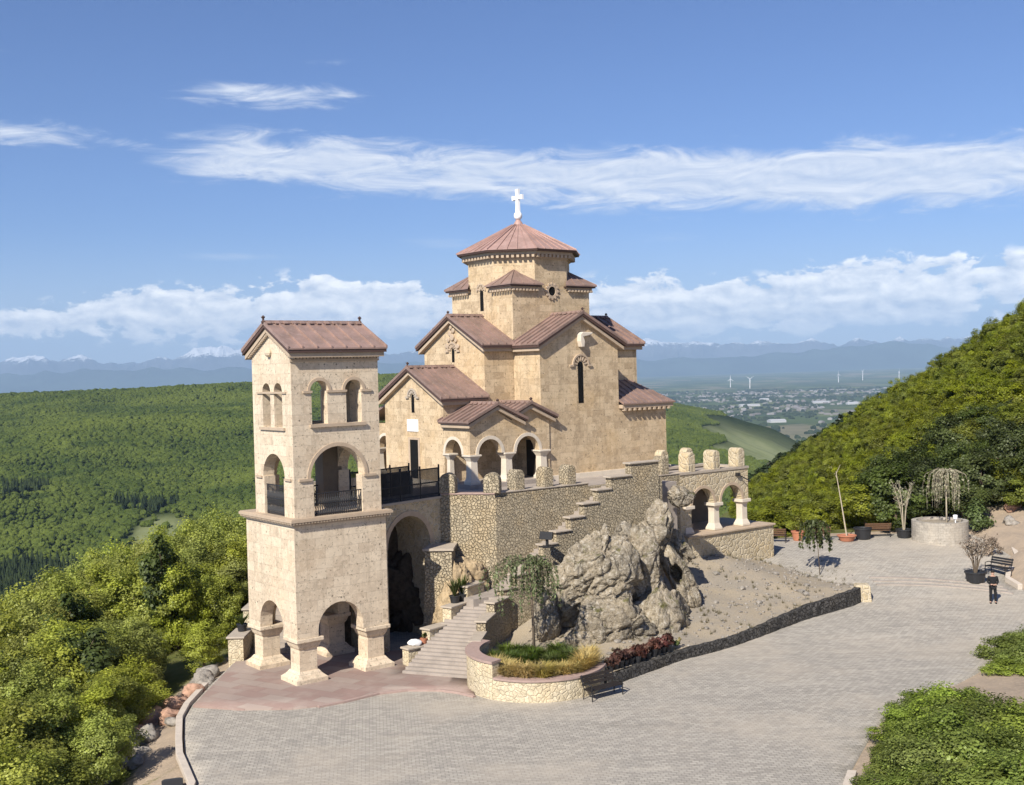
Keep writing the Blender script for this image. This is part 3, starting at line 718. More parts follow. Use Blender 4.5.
def ground_z(x, y):
    p = (x, y); d = pdist(p, PLAZA); base = plz(x, y)
    if d <= 0: return base - .14
    u, v = uv_of(x, y)
    # west flank: falls off below the plaza
    zl = base - .12 - .30 * d
    if x < -24: zl -= .5 * (-24 - x)
    # north side of the church crag and behind
    zb = hill(x, y)
    if v > 14 and x < 14: zb = min(zb, 1.5 - .45 * (v - 14))
    # near right bank with the dirt track
    zr = base - .05 + .10 * d + (.22 * max(0, d - 3) if x > 20 else 0)
    if y > 70 and x > 27: zr = base + .26 * d
    if x < 0: 
        z = zl if y < 66 else min(zl, 1.5 - .3 * max(0, v - 14))
    elif y > 74 or (y > 60 and x > 29): 
        k = smooth(0, 30, d) if x > 20 else smooth(0, 14, d); kr = smooth(28, 33, x) * (1 - smooth(80, 92, y)); k = max(k, kr)
        z = base * (1 - k) + (zr * kr + (zb) * (1 - kr)) * k
    elif v > 0 and x < 16: z = min(2.0, zb)
    else: z = zr
    # the spur drops away beyond its crest
    cx = (x - 41) / 21.0; cy = 190 - 50 * cx
    if y > cy: z -= (y - cy) * .55 * smooth(0, 40, y - cy)
    return max(z, -60 - .02 * y) + .25 * nz(x, y, .5) * smooth(.5, 4, d)
def build_ground():
    xs = np.arange(-75, 121, 1.5); ys = np.arange(-8, 262, 1.5)
    vs = [(x, y, ground_z(x, y)) for y in ys for x in xs]
    nx = len(xs); fs = [(j * nx + i, j * nx + i + 1, (j + 1) * nx + i + 1, (j + 1) * nx + i) for j in range(len(ys) - 1) for i in range(nx - 1)]
    me = bpy.data.meshes.new('ground'); me.from_pydata(vs, [], fs)
    uv = me.uv_layers.new(name='UVMap'); a = me.attributes.new('bare', 'FLOAT', 'POINT')
    co_ = np.array(vs); idx = np.zeros(len(me.loops), dtype=np.int32); me.loops.foreach_get('vertex_index', idx)
    uv.data.foreach_set('uv', co_[idx, :2].astype(np.float32).ravel())
    bare = []
    for x, y, z in vs:
        d = pdist((x, y), PLAZA); b = 0.0
        if x < 0 and 34 < y < 60: b = 1 - smooth(1.0, 2.6, d)
        elif x > 4 and y < 72: b = .75
        elif x > 28 and 60 <= y < 100: b = (1 - smooth(3.5, 7, d)) * (1 - smooth(79, 83, y))
        elif y > 76 and 14 < x: b = 1 - smooth(0.6, 1.6, d)
        if d < 0: b = .6
        bare.append(b)
    a.data.foreach_set('value', np.array(bare, dtype=np.float32))
    me.materials.append(M['ground']); me.polygons.foreach_set('use_smooth', [True] * len(me.polygons))
    o = bpy.data.objects.new('ground', me); col.objects.link(o); o['kind'] = 'structure'
build_ground()
def sheet(name, poly, zf, mat, step=1.0, thick=0.0, kind='structure', parent=None):
    bm = bmesh.new(); bm.faces.new([bm.verts.new((x, y, 0)) for x, y in poly])
    x0, x1 = min(p[0] for p in poly), max(p[0] for p in poly); y0, y1 = min(p[1] for p in poly), max(p[1] for p in poly)
    for ax, lo, hi in ((0, x0, x1), (1, y0, y1)):
        t = lo + step
        while t < hi:
            pt = [0, 0, 0]; pt[ax] = t; nn = [0, 0, 0]; nn[ax] = 1
            bmesh.ops.bisect_plane(bm, geom=bm.verts[:] + bm.edges[:] + bm.faces[:], plane_co=pt, plane_no=nn); t += step
    bmesh.ops.triangulate(bm, faces=[f for f in bm.faces if len(f.verts) > 4])
    for v in bm.verts: v.co.z = zf(v.co.x, v.co.y)
    lay = bm.loops.layers.uv.new('UVMap')
    for f in bm.faces:
        f.smooth = True
        if f.normal.z < 0: f.normal_flip()
        for l in f.loops: l[lay].uv = l.vert.co.xy
    if thick:
        ex = bmesh.ops.extrude_edge_only(bm, edges=[e for e in bm.edges if e.is_boundary])
        for v in ex['geom']:
            if isinstance(v, bmesh.types.BMVert): v.co.z -= thick
    me = bpy.data.meshes.new(name); bm.to_mesh(me); bm.free(); me.materials.append(M[mat])
    o = bpy.data.objects.new(name, me); col.objects.link(o)
    if kind: o['kind'] = kind
    if parent: o.parent = parent
    return o
sheet('plaza', PLAZA, lambda x, y: plz(x, y) + .012 * nz(x, y, .7), 'paving', 1.0, .3)
RED = [(-13.6, 47.6), (-11.5, 46.95), (-9.4, 46.85), (-8.3, 47.2), (-7.3, 47.85), (-6.0, 48.95), (-4.8, 49.35), (-3.4, 49.2), (-2.6, 48.75), (-1.9, 48.1), (-2.0, 50.6), (-3.6, 52), (-5.2, 53.3), (-4.2, 57), (-6, 58.5), (-12.6, 58.5), (-13.55, 55)]
sheet('forecourt', RED, lambda x, y: .075, 'porphyry', 1.5, .12)
def ribbon(name, pts, w, z0, h, mat, kind='structure', label=None, cat=None):
    """low kerb following a plan polyline"""
    m = MB(); P = [Vector((x, y, 0)) for x, y in pts]; rings = []
    for i, p in enumerate(P):
        d = (P[min(i + 1, len(P) - 1)] - P[max(i - 1, 0)]).normalized(); s = Vector((-d.y, d.x, 0)) * w / 2
        zb = z0(p.x, p.y) if callable(z0) else z0
        rings.append([p - s + Vector((0, 0, zb - .1)), p + s + Vector((0, 0, zb - .1)), p + s + Vector((0, 0, zb + h)), p - s + Vector((0, 0, zb + h))])
    m.loft(rings); o = m.build(name, M[mat], bevel=.015)
    return tag(o, label, cat, None, kind)
ribbon('kerb', [(-13.98, 51), (-13.93, 47.9), (-13.7, 46), (-12.95, 43.3), (-12.4, 41.5), (-11.1, 38.45), (-9.4, 26)], .26, plz, .13, 'kerb')
ribbon('kerb', [(-1.9, 48.0), (-2.6, 48.66), (-3.4, 49.1), (-4.8, 49.25), (-6.0, 48.85), (-7.3, 47.75), (-8.3, 47.1)], .16, 0, .085, 'red_cap')
ribbon('kerb', [(28.2, 64.2), (28.1, 65.6), (28.7, 66.8), (29.5, 67.9), (30.3, 69.3), (30.8, 70.9), (31.4, 72.4), (31.4, 73.7)], .28, plz, .3, 'kerb')
ribbon('kerb', [(9.0, 32), (10.5, 36.8), (11.0, 38)], .3, plz, .12, 'kerb')
for k in range(3):
    pts = []
    for i in range(13):
        t = i / 12; x = 20.6 + 6.9 * t; y = 66.9 - .1 * math.sin(t * 3) - 2.1 * t ** 2.2 + .0
        pts.append((x, y - .62 * k))
    ribbon('step', pts, .26, lambda x, y: plz(x, y), .05, 'steps')

# ---- low dark wall and the gravel bank it holds up
LW = [(3.75, 49.15), (5.6, 51.2), (7.51, 53.32), (10.82, 55.95), (14.76, 59.7), (18.36, 62.4), (18.9, 63.0)]
def lw_dist(x, y): return min(seg_dist((x, y), a, b) for a, b in zip(LW, LW[1:]))
def soil_z(x, y):
    d = lw_dist(x, y); u, v = uv_of(x, y)
    s = plz(x, y) * .75 + .42 + .12 * d + .09 * nz(x, y, .8) + .5 * smooth(6.5, 10, d) * (1 - smooth(12, 18, u)) 
    s = .5 + (s - .5) * smooth(-2.0, 2.0, u)
    return s + (plz(x, y) + .02 - .12 * smooth(17.5, 21.5, u) - s) * smooth(15.5, 20.5, u) * smooth(.5, 3.5, d)
SOIL = [(3.8, 49.3)] + [(x - .12, y + .16) for x, y in LW[1:]] + [(19.2, 64), (20.6, 67.5), (20.2, 70.5), (17.5, 72.5), (15.2, 71.9), (8, 66), (-.2, 59.4), (-1.6, 57), (-1.2, 53), (1, 50)]
sheet('gravel_bank', SOIL, soil_z, 'gravel', .55)
def low_wall():
    e = empty('low_wall', (11, 56, 0), 0, 'low wall of dark basalt blocks along the plaza edge below the boulders', 'low wall')
    m = MB(); rings = []; P = [Vector((x, y, 0)) for x, y in LW]
    n = 60; pts = []
    tot = [(b - a).length for a, b in zip(P, P[1:])]; T = sum(tot)
    for i in range(n + 1):
        s = T * i / n
        for (a, b), l in zip(zip(P, P[1:]), tot):
            if s <= l + 1e-6: pts.append(a.lerp(b, s / l)); break
            s -= l
    rr = random.Random(3)
    for i, p in enumerate(pts):
        d = (pts[min(i + 1, n)] - pts[max(i - 1, 0)]).normalized(); s = Vector((d.y, -d.x, 0)); zb = plz(p.x, p.y)
        j = lambda k: rr.uniform(-k, k); h = .44 + .34 * smooth(.45, .95, i / n) + j(.035)
        rings.append([p + s * (.12 + j(.03)) + Vector((0, 0, zb - .2)), p + s * (.10 + j(.04)) + Vector((0, 0, zb + h * .5)), p + s * (.07 + j(.03)) + Vector((0, 0, zb + h)), p - s * (.22 + j(.02)) + Vector((0, 0, zb + h)), p - s * .25 + Vector((0, 0, zb - .2))])
    m.loft(rings); m.build('wall', M['basalt'], e, e.location)
    q = pts[-1]; m = MB(); m.loft([[(q.x + .1 + a * k, q.y + .25 + b * k, z) for a, b in ((-.45, -.4), (.4, -.5), (.55, .35), (-.3, .5))] for z, k in ((.2, 1.15), (.8, 1.0), (1.3, .95), (1.42, .8))])
    m.build('end_post', M['crazy'], e, e.location, bevel=.05)
low_wall()

# ================================================================== TERRACE
def merlon(par, org, u, v0, v1, z, w=.56, h=1.0, mat='rubble', name='merlon', n=10):
    """upright with a rounded head, profile seen from the south"""
    m = MB(); r = w / 2
    prof = [(u - r, z - .02), (u + r, z - .02)] + [(u + r * math.cos(math.pi * k / n), z + h - r + r * math.sin(math.pi * k / n)) for k in range(n + 1)]
    m.prism(prof, v0, v1, lambda p, t: Vector((p[0], t, p[1])))
    return m.build(name, M[mat], par, org, bevel=.04)
KX = (-.98, 58.5); W1 = (-3.8, 59.0)     # corners of the bastion's sunlit face
def terrace():
    org = Vector((0, 0, 7.2)); e = empty('terrace_wall', L(0, 0, 7.2), SITE_ROT, 'rough stone retaining wall with rounded battlements under the church', 'retaining wall')
    k = Vector((*uv_of(*KX), 0)); w1 = Vector((*uv_of(*W1), 0))
    top = 7.22
    plan = [(k.x, k.y), (13.4, 0), (13.4, 16), (-2.5, 16), (-2.6, 4.2), (w1.x, w1.y)]
    m = MB(); m.loft([[(x, y, -3) for x, y in plan], [(x, y, top - .02) for x, y in plan]]); m.build('wall', M['rubble'], e, org)
    m = MB(); pl2 = [(k.x + .4, .5), (19.4, .5), (19.4, 15.8), (-2.0, 15.8), (-2.0, 4.2), (w1.x + .3, w1.y + .4)]
    m.loft([[(x, y, top - .02) for x, y in pl2], [(x, y, top) for x, y in pl2]]); m.build('terrace_floor', M['steps'], e, org)
    # parapet kerb along the south and the bastion face
    def para(p, q, t, z0, z1, name, mat):
        p, q = Vector((*p, 0)), Vector((*q, 0)); d = (q - p).normalized(); s = Vector((-d.y, d.x, 0)) * t
        m = MB(); m.loft([[(a.x, a.y, z0) for a in (p, q, q + s, p + s)], [(a.x, a.y, z1) for a in (p, q, q + s, p + s)]]); return m.build(name, M[mat], e, org, bevel=.02)
    para((k.x + .02, .004), (6.3, .004), .62, top - .018, 7.38, 'parapet', 'rubble'); para((k.x, -.04), (6.3, -.04), .70, 7.382, 7.46, 'coping', 'cap')
    para((w1.x + .01, w1.y + .01), (k.x - .01, k.y + .01), .6, top - .018, 7.38, 'parapet', 'rubble')
    para((w1.x, w1.y - .03), (k.x - .06, k.y - .03), .66, 7.382, 7.45, 'coping', 'red_cap')
    para((11.6, .004), (13.42, .004), .6, top - .018, 7.38, 'parapet', 'rubble'); para((11.6, -.04), (13.42, -.04), .68, 7.382, 7.45, 'coping', 'cap')
    for u in (1.55, 3.5, 5.1, 12.25): merlon(e, org, u, -.02, .72, 7.46, .62, 1.05)
    d = (k - w1)
    for t in (.12, .93):
        p = w1 + d * t; m = MB(); r = .42; n = 10; dr = d.normalized(); s = Vector((-dr.y, dr.x, 0))
        prof = [(-r, 0), (r, 0)] + [(r * math.cos(math.pi * q / n), .62 + r * math.sin(math.pi * q / n)) for q in range(n + 1)]
        m.prism(prof, -.03, .66, lambda a, b: p + dr * a[0] + s * b + Vector((0, 0, 7.44 + a[1]))); m.build('merlon', M['rubble'], e, org, bevel=.05)
    # battlements on the far side of the terrace, beyond the bridge
    for v in (5.2, 7.0): 
        m = MB(); m.prism([(v - .4, 7.2), (v + .4, 7.2)] + [(v + .4 * math.cos(math.pi * q / 8), 7.85 + .4 * math.sin(math.pi * q / 8)) for q in range(9)], -2.45, -1.95, lambda a, b: Vector((b, a[0], a[1]))); m.build('merlon', M['rubble'], e, org)
terrace()
def loggia():
    org = Vector((16.5, 1.5, 3.8)); e = empty('loggia', L(16.5, 1.5, 3.8), SITE_ROT, 'battlemented stone loggia with two open arches on pale columns beside the boulders', 'loggia')
    B = lambda m, n, mt, **k: m.build(n, M[mt], e, org, **k)
    zb, zs, zt = 3.78, 5.45, 7.3; u0, u1 = 13.42, 19.45; T = .5
    m = MB()
    ol = [(u0, zb), (14.36, zb), (14.36, zs)] + arch(15.38, 1.86, zs, zs + .001)[1:-1] + [(16.31, zs), (16.84, zs)] + arch(17.9, 1.86, zs, zs + .001)[1:-1] + [(18.83, zs), (u1, zs), (u1, zt), (u0, zt)]
    m.panel(ol, [], fS(0), T)
    m.panel([(T, zs)] + arch(1.75, 1.9, zs, zs + .001) + [(3.2, zs), (3.2, zt), (T, zt)], [], fE(u1), .45)
    B(m, 'arch_wall', 'crazy')
    # rear wall: closed behind the left arch, open to the hillside behind the right one
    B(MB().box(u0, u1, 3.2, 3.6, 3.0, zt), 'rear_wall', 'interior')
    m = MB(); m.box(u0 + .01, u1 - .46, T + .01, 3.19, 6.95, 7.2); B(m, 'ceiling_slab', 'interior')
    for c in (15.38, 17.9): B(arc_band(MB(), c, zs, .935, 1.1, fS(0), -.05, .02), 'arch_moulding', 'trim')
    for cu in (14.1, 16.57, 19.1):
        m = MB(); cv = .25; w = .24
        m.loft([[(cu - k, cv - k, z), (cu + k, cv - k, z), (cu + k, cv + k, z), (cu - k, cv + k, z)] for k, z in ((.36, 3.79), (.36, 3.9), (.24, 4.2), (.23, 4.9), (.24, 5.1), (.32, 5.25))])
        m.box(cu - .40, cu + .40, cv - .42, cv + .40, 5.252, 5.44); B(m, 'column', 'white_trim', bevel=.015)
    m = MB(); m.box(13.42, 21.1, -.55, 3.6, -.5, 3.66); B(m, 'base_wall', 'crazy')
    m = MB(); m.box(13.42, 21.2, -.66, 3.65, 3.662, 3.775); B(m, 'coping', 'trim', bevel=.02)
    m = MB(); m.box(u0, u1 + .04, -.05, .56, zt + .002, 7.44); m.box(u0, u1 + .04, 3.15, 3.66, zt + .002, 7.44); m.box(u1 - .5, u1 + .04, .56, 3.15, zt + .002, 7.44); B(m, 'coping', 'cap')
    for u in (14.35, 16.5, 18.75): merlon(e, org, u + .1, -.04, .78, 7.44, .6, 1.15, 'crazy')
    for u in (15.4, 17.6): merlon(e, org, u, 3.1, 3.68, 7.44, .66, 1.1, 'crazy')
    m = MB(); m.tube([(18.4, -.08, 7.0), (19.1, -.5, 6.55)], .035); m.box(18.3, 18.55, -.2, .0, 6.9, 7.08); B(m, 'drain_spout', 'iron')
loggia()
tag(MB().box(-.35, .35, -.3, .3, 0, .42).build('stone_block', M['trim']), 'pale block lying in the dark left arch of the loggia', 'stone block').location = L(15.2, 1.2, 3.78)
# ---- upper flight: stepped parapet in front of the terrace wall
def stair():
    org = Vector((2, -1, 2)); e = empty('staircase', L(2, -1, 2), SITE_ROT, 'grey stone staircase climbing from the red forecourt along the terrace wall', 'staircase')
    m = MB(); prev = None
    # flight one climbs from the forecourt to a landing by the bastion
    a0, a1 = Vector((-3.75, 51.3, 0)), Vector((-1.7, 56.6, 2.55)); n = 22
    wid = lambda t: 3.3 - 1.5 * t
    dr = Vector((a1.x - a0.x, a1.y - a0.y, 0)).normalized(); sd = Vector((dr.y, -dr.x, 0))
    def loc(p): u, v = uv_of(p.x, p.y); return Vector((u, v, p.z))
    for i in range(n):
        t, t2 = i / n, (i + 1) / n; p, q = a0.lerp(a1, t), a0.lerp(a1, t2); z = .08 + (i + 1) * 2.5 / n
        r = [p - sd * wid(t) / 2, p + sd * wid(t) / 2, q + sd * wid(t2) / 2, q - sd * wid(t2) / 2]
        m.loft([[loc(Vector((x.x, x.y, -.5))) for x in r], [loc(Vector((x.x, x.y, z))) for x in r]])
    lz = 2.6
    m.box(-2.9, -.4, -1.75, -.05, 0, lz)
    n2 = 27
    for i in range(n2):
        u0 = -.4 + i * .29; m.box(u0, u0 + .29, -1.6, -.03, 0, lz + (i + 1) * (7.2 - lz) / n2)
    m.box(-.4 + n2 * .29, 11.5, -1.6, -.03, 0, 7.2)
    m.build('steps', M['steps'], e, org)
    # right parapet: caps stepping up along v = -1.8
    seg = [(-1.35, -.5, 2.95), (-.5, .4, 3.55), (.4, 1.35, 4.2), (1.35, 2.25, 4.85)]
    seg += [(2.25, 3.2, 5.42), (3.2, 4.15, 6.05), (4.15, 5.15, 6.68), (5.15, 6.1, 7.32), (6.1, 7.55, 7.92), (7.55, 9.65, 8.55)]
    w = MB(); c = MB()
    for a, b, z in seg:
        w.box(a, b - .002, -2.05, -1.62, -.5, z - .09)
    for a, b, z in seg:
        c.box(a - .14, b - .004 + (.05 if b > 9 else 0), -2.13, -1.54, z - .088, z)
    w.box(9.652, 9.95, -2.0, .3, 2, 7.6)
    w.build('parapet_wall', M['rubble'], e, org); c.build('parapet_cap', M['cap'], e, org, bevel=.02)
    # curved lower run joining the planter
    w = MB(); c = MB()
    low = [((-1.95, 51.35), (-1.72, 53.2), 1.62), ((-1.72, 53.2), (-1.3, 55.0), 2.1), ((-1.3, 55.0), (-.55, 56.45), 2.6)]
    for (p, q, z) in low:
        p, q = Vector((*p, 0)), Vector((*q, 0)); d = (q - p).normalized(); s = Vector((d.y, -d.x, 0)) * .22
        r = [loc(x) for x in (p + s, q + s, q - s, p - s)]; w.loft([[Vector((x.x, x.y, -.5)) for x in r], [Vector((x.x, x.y, z - .09)) for x in r]])
        r = [loc(x) for x in (p + s * 1.35 - d * .1, q + s * 1.35, q - s * 1.35, p - s * 1.35 - d * .1)]; c.loft([[Vector((x.x, x.y, z - .088)) for x in r], [Vector((x.x, x.y, z)) for x in r]])
    w.build('parapet_wall', M['rubble'], e, org); c.build('parapet_cap', M['cap'], e, org, bevel=.02)
    # left stepped parapet
    w = MB(); c = MB()
    low = [((-5.25, 53.25), (-4.25, 54.1), .92), ((-4.35, 54.05), (-3.35, 55.3), 1.62), ((-3.4, 55.2), (-2.6, 56.5), 2.4), ((-2.65, 56.4), (-1.85, 57.7), 3.15)]
    for (p, q, z) in low:
        p, q = Vector((*p, 0)), Vector((*q, 0)); d = (q - p).normalized(); s = Vector((d.y, -d.x, 0)) * .25
        r = [loc(x) for x in (p + s, q + s, q - s, p - s)]; w.loft([[Vector((x.x, x.y, -.5)) for x in r], [Vector((x.x, x.y, z - .09)) for x in r]])
        r = [loc(x) for x in (p + s * 1.3 - d * .08, q + s * 1.3 - d * .03, q - s * 1.3 - d * .03, p - s * 1.3 - d * .08)]; c.loft([[Vector((x.x, x.y, z - .088)) for x in r], [Vector((x.x, x.y, z)) for x in r]])
    w.build('parapet_wall', M['planter_stone'], e, org); c.build('parapet_cap', M['cap'], e, org, bevel=.02)
stair()
# ---- bridge from tower to terrace
def bridge():
    org = Vector((-4.2, 2, 7)); e = empty('footbridge', L(-4.2, 2, 7), SITE_ROT, 'arched stone footbridge with black railing joining the bell tower to the terrace', 'footbridge')
    a = Vector((*uv_of(-6.55, 55.75), 0)); b = Vector((*uv_of(-3.83, 59.05), 0)); d = (b - a); Ln = d.length; d = d / Ln; s = Vector((-d.y, d.x, 0))
    f = lambda p, t: a + d * p[0] + s * t + Vector((0, 0, p[1]))
    zt = 7.2
    m = MB(); ar = arch(Ln * .45, 3.0, 0, 5.05, 1.5)
    m.panel([(0, 0)] + [(max(0.02, x), z) for x, z in ar] + [(Ln, 0), (Ln, zt), (0, zt)], [], f, 2.3); m.build('arch_wall', M['crazy'], e, org)
    m = MB(); m.prism(rect(-.4, Ln + .5, -1, zt - .3), 2.303, 2.7, f); m.build('rear_wall', M['shaded_rock'], e, org)  # wall added to close the arch and keep skylight out
    m = MB(); arc_band(m, Ln * .45, 5.05, 1.503, 1.75, f, -.04, .02); m.build('arch_moulding', M['trim'], e, org)
    m = MB(); m.prism(rect(-.05, Ln + .05, zt + .002, zt + .12), -.08, 2.38, f); m.build('coping', M['cap'], e, org)
    r = MB()
    for off in (.06, 2.2):
        for zz in (.15, .75, 1.45): r.tube([f((.1, zt + .12 + zz), off), f((Ln, zt + .12 + zz), off)], .035, n=5)
        k = int(Ln / .085)
        for i in range(k + 1): r.tube([f((.1 + (Ln - .1) * i / k, zt + .1), off), f((.1 + (Ln - .1) * i / k, zt + 1.6), off)], .03, n=4)
        for i in range(4): r.tube([f((.1 + (Ln - .1) * i / 3, zt + .1), off), f((.1 + (Ln - .1) * i / 3, zt + 1.75), off)], .05, n=6)
    r.build('railing', M['iron'], e, org)
bridge()
# abutment block in front of the pier
def abut():
    e = empty('abutment', (-3.9, 57.7, 3), 0, 'small stone pier with a slab cap between the bridge arch and the bastion', 'pier')
    m = MB(); m.loft([[(-4.55 - k, 57.1, z), (-3.2 + k, 57.0 - k, z), (-3.1, 58.8, z), (-4.3, 58.9, z)] for k, z in ((.15, 1.0), (.0, 3.6), (0, 4.8))]); m.build('pier_wall', M['rubble'], e, e.location)
    m = MB(); m.loft([[(-4.65, 57.0, z), (-3.1, 56.9, z), (-3.0, 58.85, z), (-4.4, 58.95, z)] for z in (4.803, 4.92)]); m.build('cap', M['cap'], e, e.location)
abut()
# ---- round planter
def planter():
    c = Vector((.75, 49.95, 0)); r = 3.0; e = empty('planter', c, 0, 'curved cream stone planter with pinkish coping at the foot of the stairs', 'planter')
    def ringwall(a0, a1, ri, ro, z0, z1, mat, name, n=40, bev=0):
        m = MB(); rings = []
        for i in range(n + 1):
            a = R(a0 + (a1 - a0) * i / n); ca, sa = math.cos(a), math.sin(a)
            rings.append([c + Vector((ri * ca, ri * sa, z0)), c + Vector((ro * ca, ro * sa, z0)), c + Vector((ro * ca, ro * sa, z1)), c + Vector((ri * ca, ri * sa, z1))])
        m.loft(rings); o = m.build(name, M[mat], e, c, bevel=bev); return o
    def uvfix(o):
        uv = o.data.uv_layers[0]
        for p in o.data.polygons:
            for li in p.loop_indices:
                v = o.data.vertices[o.data.loops[li].vertex_index].co; uv.data[li].uv = (math.atan2(v.y, v.x + 1e-9) * 3.0, v.z) if abs(p.normal.z) < .7 else (v.x, v.y)
    o = ringwall(232, 350, r - .35, r, -.2, .86, 'planter_stone', 'wall'); uvfix(o)
    o = ringwall(145, 232, r - .45, r + .02, -.2, 1.5, 'planter_stone', 'wall'); uvfix(o)
    ringwall(233, 350, r - .48, r + .06, .863, .95, 'red_cap', 'coping'); ringwall(145, 232.5, r - .55, r + .08, 1.503, 1.6, 'red_cap', 'coping')
    m = MB(); m.lathe([(.02, .3), (r - .36, .3), (r - .36, .72), (1.2, .82), (.02, .85)], (0, 0, 0), 32); m.build('soil', M['soil'], e, smooth=True)
planter()
# ---- stepped posts on the far side of the tower
def left_posts():
    e = empty('stair_parapet', (-13.4, 56, 0), 0, 'stepped stone parapet with capped posts rising left of the bell tower', 'parapet')
    for (x, y, z, w) in ((-13.55, 55.4, 1.25, .36), (-13.25, 57.6, 2.15, .42), (-12.9, 59.8, 3.1, .42)):
        m = MB(); m.box(x - w, x + w, y - .5, y + 1.4, -2.5, z - .09); m.build('post', M['planter_stone'], e, e.location)
        m = MB(); m.box(x - w - .08, x + w + .08, y - .58, y + 1.45, z - .087, z); m.build('post_cap', M['cap'], e, e.location, bevel=.02)
    m = MB()
    for i in range(12): m.box(-13.0, -9.6, 56.2 + i * .33, 56.53 + i * .33, -1, .1 + (i + 1) * .2)
    m.build('steps', M['steps'], e, e.location)
left_posts()
# ---- boulders
def boulder(name, c, r, rot, seed, mat, label=None, cat='boulder', group=None, amp=.28, sub=5, hole=None, taper=.0, lean=.0):
    bm = bmesh.new(); bmesh.ops.create_icosphere(bm, subdivisions=sub, radius=1)
    rr = random.Random(seed); o1 = Vector((rr.uniform(0, 50), rr.uniform(0, 50), rr.uniform(0, 50)))
    from mathutils import noise as N
    planes = []
    for k in range(15):
        d = Vector((rr.gauss(0, 1), rr.gauss(0, 1), rr.gauss(0, .8))).normalized(); planes.append((d, rr.uniform(.58, .88)))
    for v in bm.verts:
        p = v.co.normalized(); s = 1.0
        for d, h in planes:
            q = p.dot(d)
            if q > h: s = min(s, h / q * .97 + .03)
        q = p * s
        q += p * (N.noise(p * 1.4 + o1) * amp * .6 + N.ridged_multi_fractal(p * 1.9 + o1, 1.0, 2.1, 5, 1.0, 2.0) * amp * .22 + abs(N.noise(p * 8 + o1)) * -amp * .22 + N.noise(p * 17 + o1) * amp * .1 + N.noise(p * 34 + o1) * amp * .05)
        ds, ps = N.voronoi(p * 1.25 + o1 + N.noise_vector(p * 2.2 + o1) * .28)
        q += p * ((N.cell(ps[0] * 7.3) - .5) * .09 * (amp / .2) - .10 * (1 - smooth(0, .10, ds[1] - ds[0])))
        d2, p2 = N.voronoi(p * 4.2 + o1 + N.noise_vector(p * 4 + o1) * .2)
        q += p * ((N.cell(p2[0] * 3.1) - .5) * .028 - .022 * (1 - smooth(0, .12, d2[1] - d2[0])))
        k = 1 - taper * q.z; v.co = Vector(((q.x * k + lean * q.z) * r[0], q.y * r[1] * (1 - taper * .6 * q.z), q.z * r[2]))
    if hole:
        hp, hr, hd = hole
        for v in bm.verts:
            d = Vector(((v.co.x - hp[0]) / hr[0], (v.co.z - hp[1]) / hr[1])).length
            if d < 1 and v.co.y < 0: v.co.y += hd * smooth(0, 1, (1 - d) * 2.5)
    for f in bm.faces: f.smooth = True
    me = bpy.data.meshes.new(name); bm.to_mesh(me); bm.free(); me.materials.append(M[mat])
    o = bpy.data.objects.new(name, me); col.objects.link(o); o.location = c; o.rotation_euler = [R(a) for a in rot]
    if label: tag(o, label, cat, group)
    return o
boulder('boulder', (3.7, 56.2, 3.7), (2.5, 1.7, 3.0), (0, 0, 10), 11, 'rock', 'largest grey lichened boulder, wedge-shaped below the middle of the stepped parapet', amp=.2, taper=.46, lean=.36, sub=6)
boulder('boulder', (4.5, 55.1, 1.0), (3.1, 1.5, 2.3), (14, 0, 20), 23, 'rock', 'broad brown rock slab under the largest boulder, behind the red-leaved plants', amp=.18, taper=.32, lean=-.05, sub=6)
boulder('boulder', (6.1, 58.2, 3.3), (1.85, 1.6, 2.6), (0, -8, 10), 31, 'rock', 'mossy middle boulder wedged right of the largest one', amp=.22, taper=.2, lean=.1, sub=6)
boulder('boulder', (7.4, 60.6, 4.9), (1.05, 1.3, 1.8), (0, 14, 0), 47, 'rock', 'upright rough rock leaning against the top of the stepped parapet', amp=.24)
boulder('boulder', (9.05, 63.2, 6.55), (.92, .8, .66), (0, 8, 20), 52, 'rock', 'small rounded boulder perched on top of the rock pile', amp=.2)
boulder('boulder', (8.5, 60.2, 2.7), (.85, 1.2, 2.1), (0, -26, 0), 63, 'rock', 'smooth slanting rock with a dark oval hole in it', amp=.12, hole=((-.05, .15), (.36, .62), 2.2))
boulder('boulder', (8.7, 61.9, 3.9), (.85, .8, 1.1), (0, -20, 0), 71, 'rock', 'small broken rock beneath the perched boulder', amp=.3)
boulder('boulder', (1.35, 55.2, 2.0), (.85, .7, 1.9), (0, 6, 0), 83, 'rock', 'pale upright rock behind the weeping tree of the planter', amp=.16)
boulder('boulder', (7.3, 57.4, 1.1), (2.3, 1.6, 2.0), (0, 8, 30), 91, 'rock', 'low brown rock sloping into the gravel right of the broad slab', amp=.16, taper=.45)
boulder('boulder', (-3.1, 57.4, 1.9), (1.45, .95, 2.6), (0, 6, 20), 97, 'tan_rock', 'orange-brown rock face between the bridge arch and the lower stairs', amp=.34, taper=.42, sub=6)
boulder('boulder', (-2.3, 58.2, 3.3), (1.2, .6, 1.1), (0, 10, 0), 99, 'tan_rock', 'reddish rock outcrop at the foot of the sunlit bastion', amp=.3)
boulder('boulder', (-5.6, 59.8, 2.2), (2.7, 1.6, 3.4), (0, 0, 20), 101, 'shaded_rock', 'added rock under the footbridge, shade put into its dark colour', amp=.25)  # rock enlarged and coloured dark so the arch stays in shade
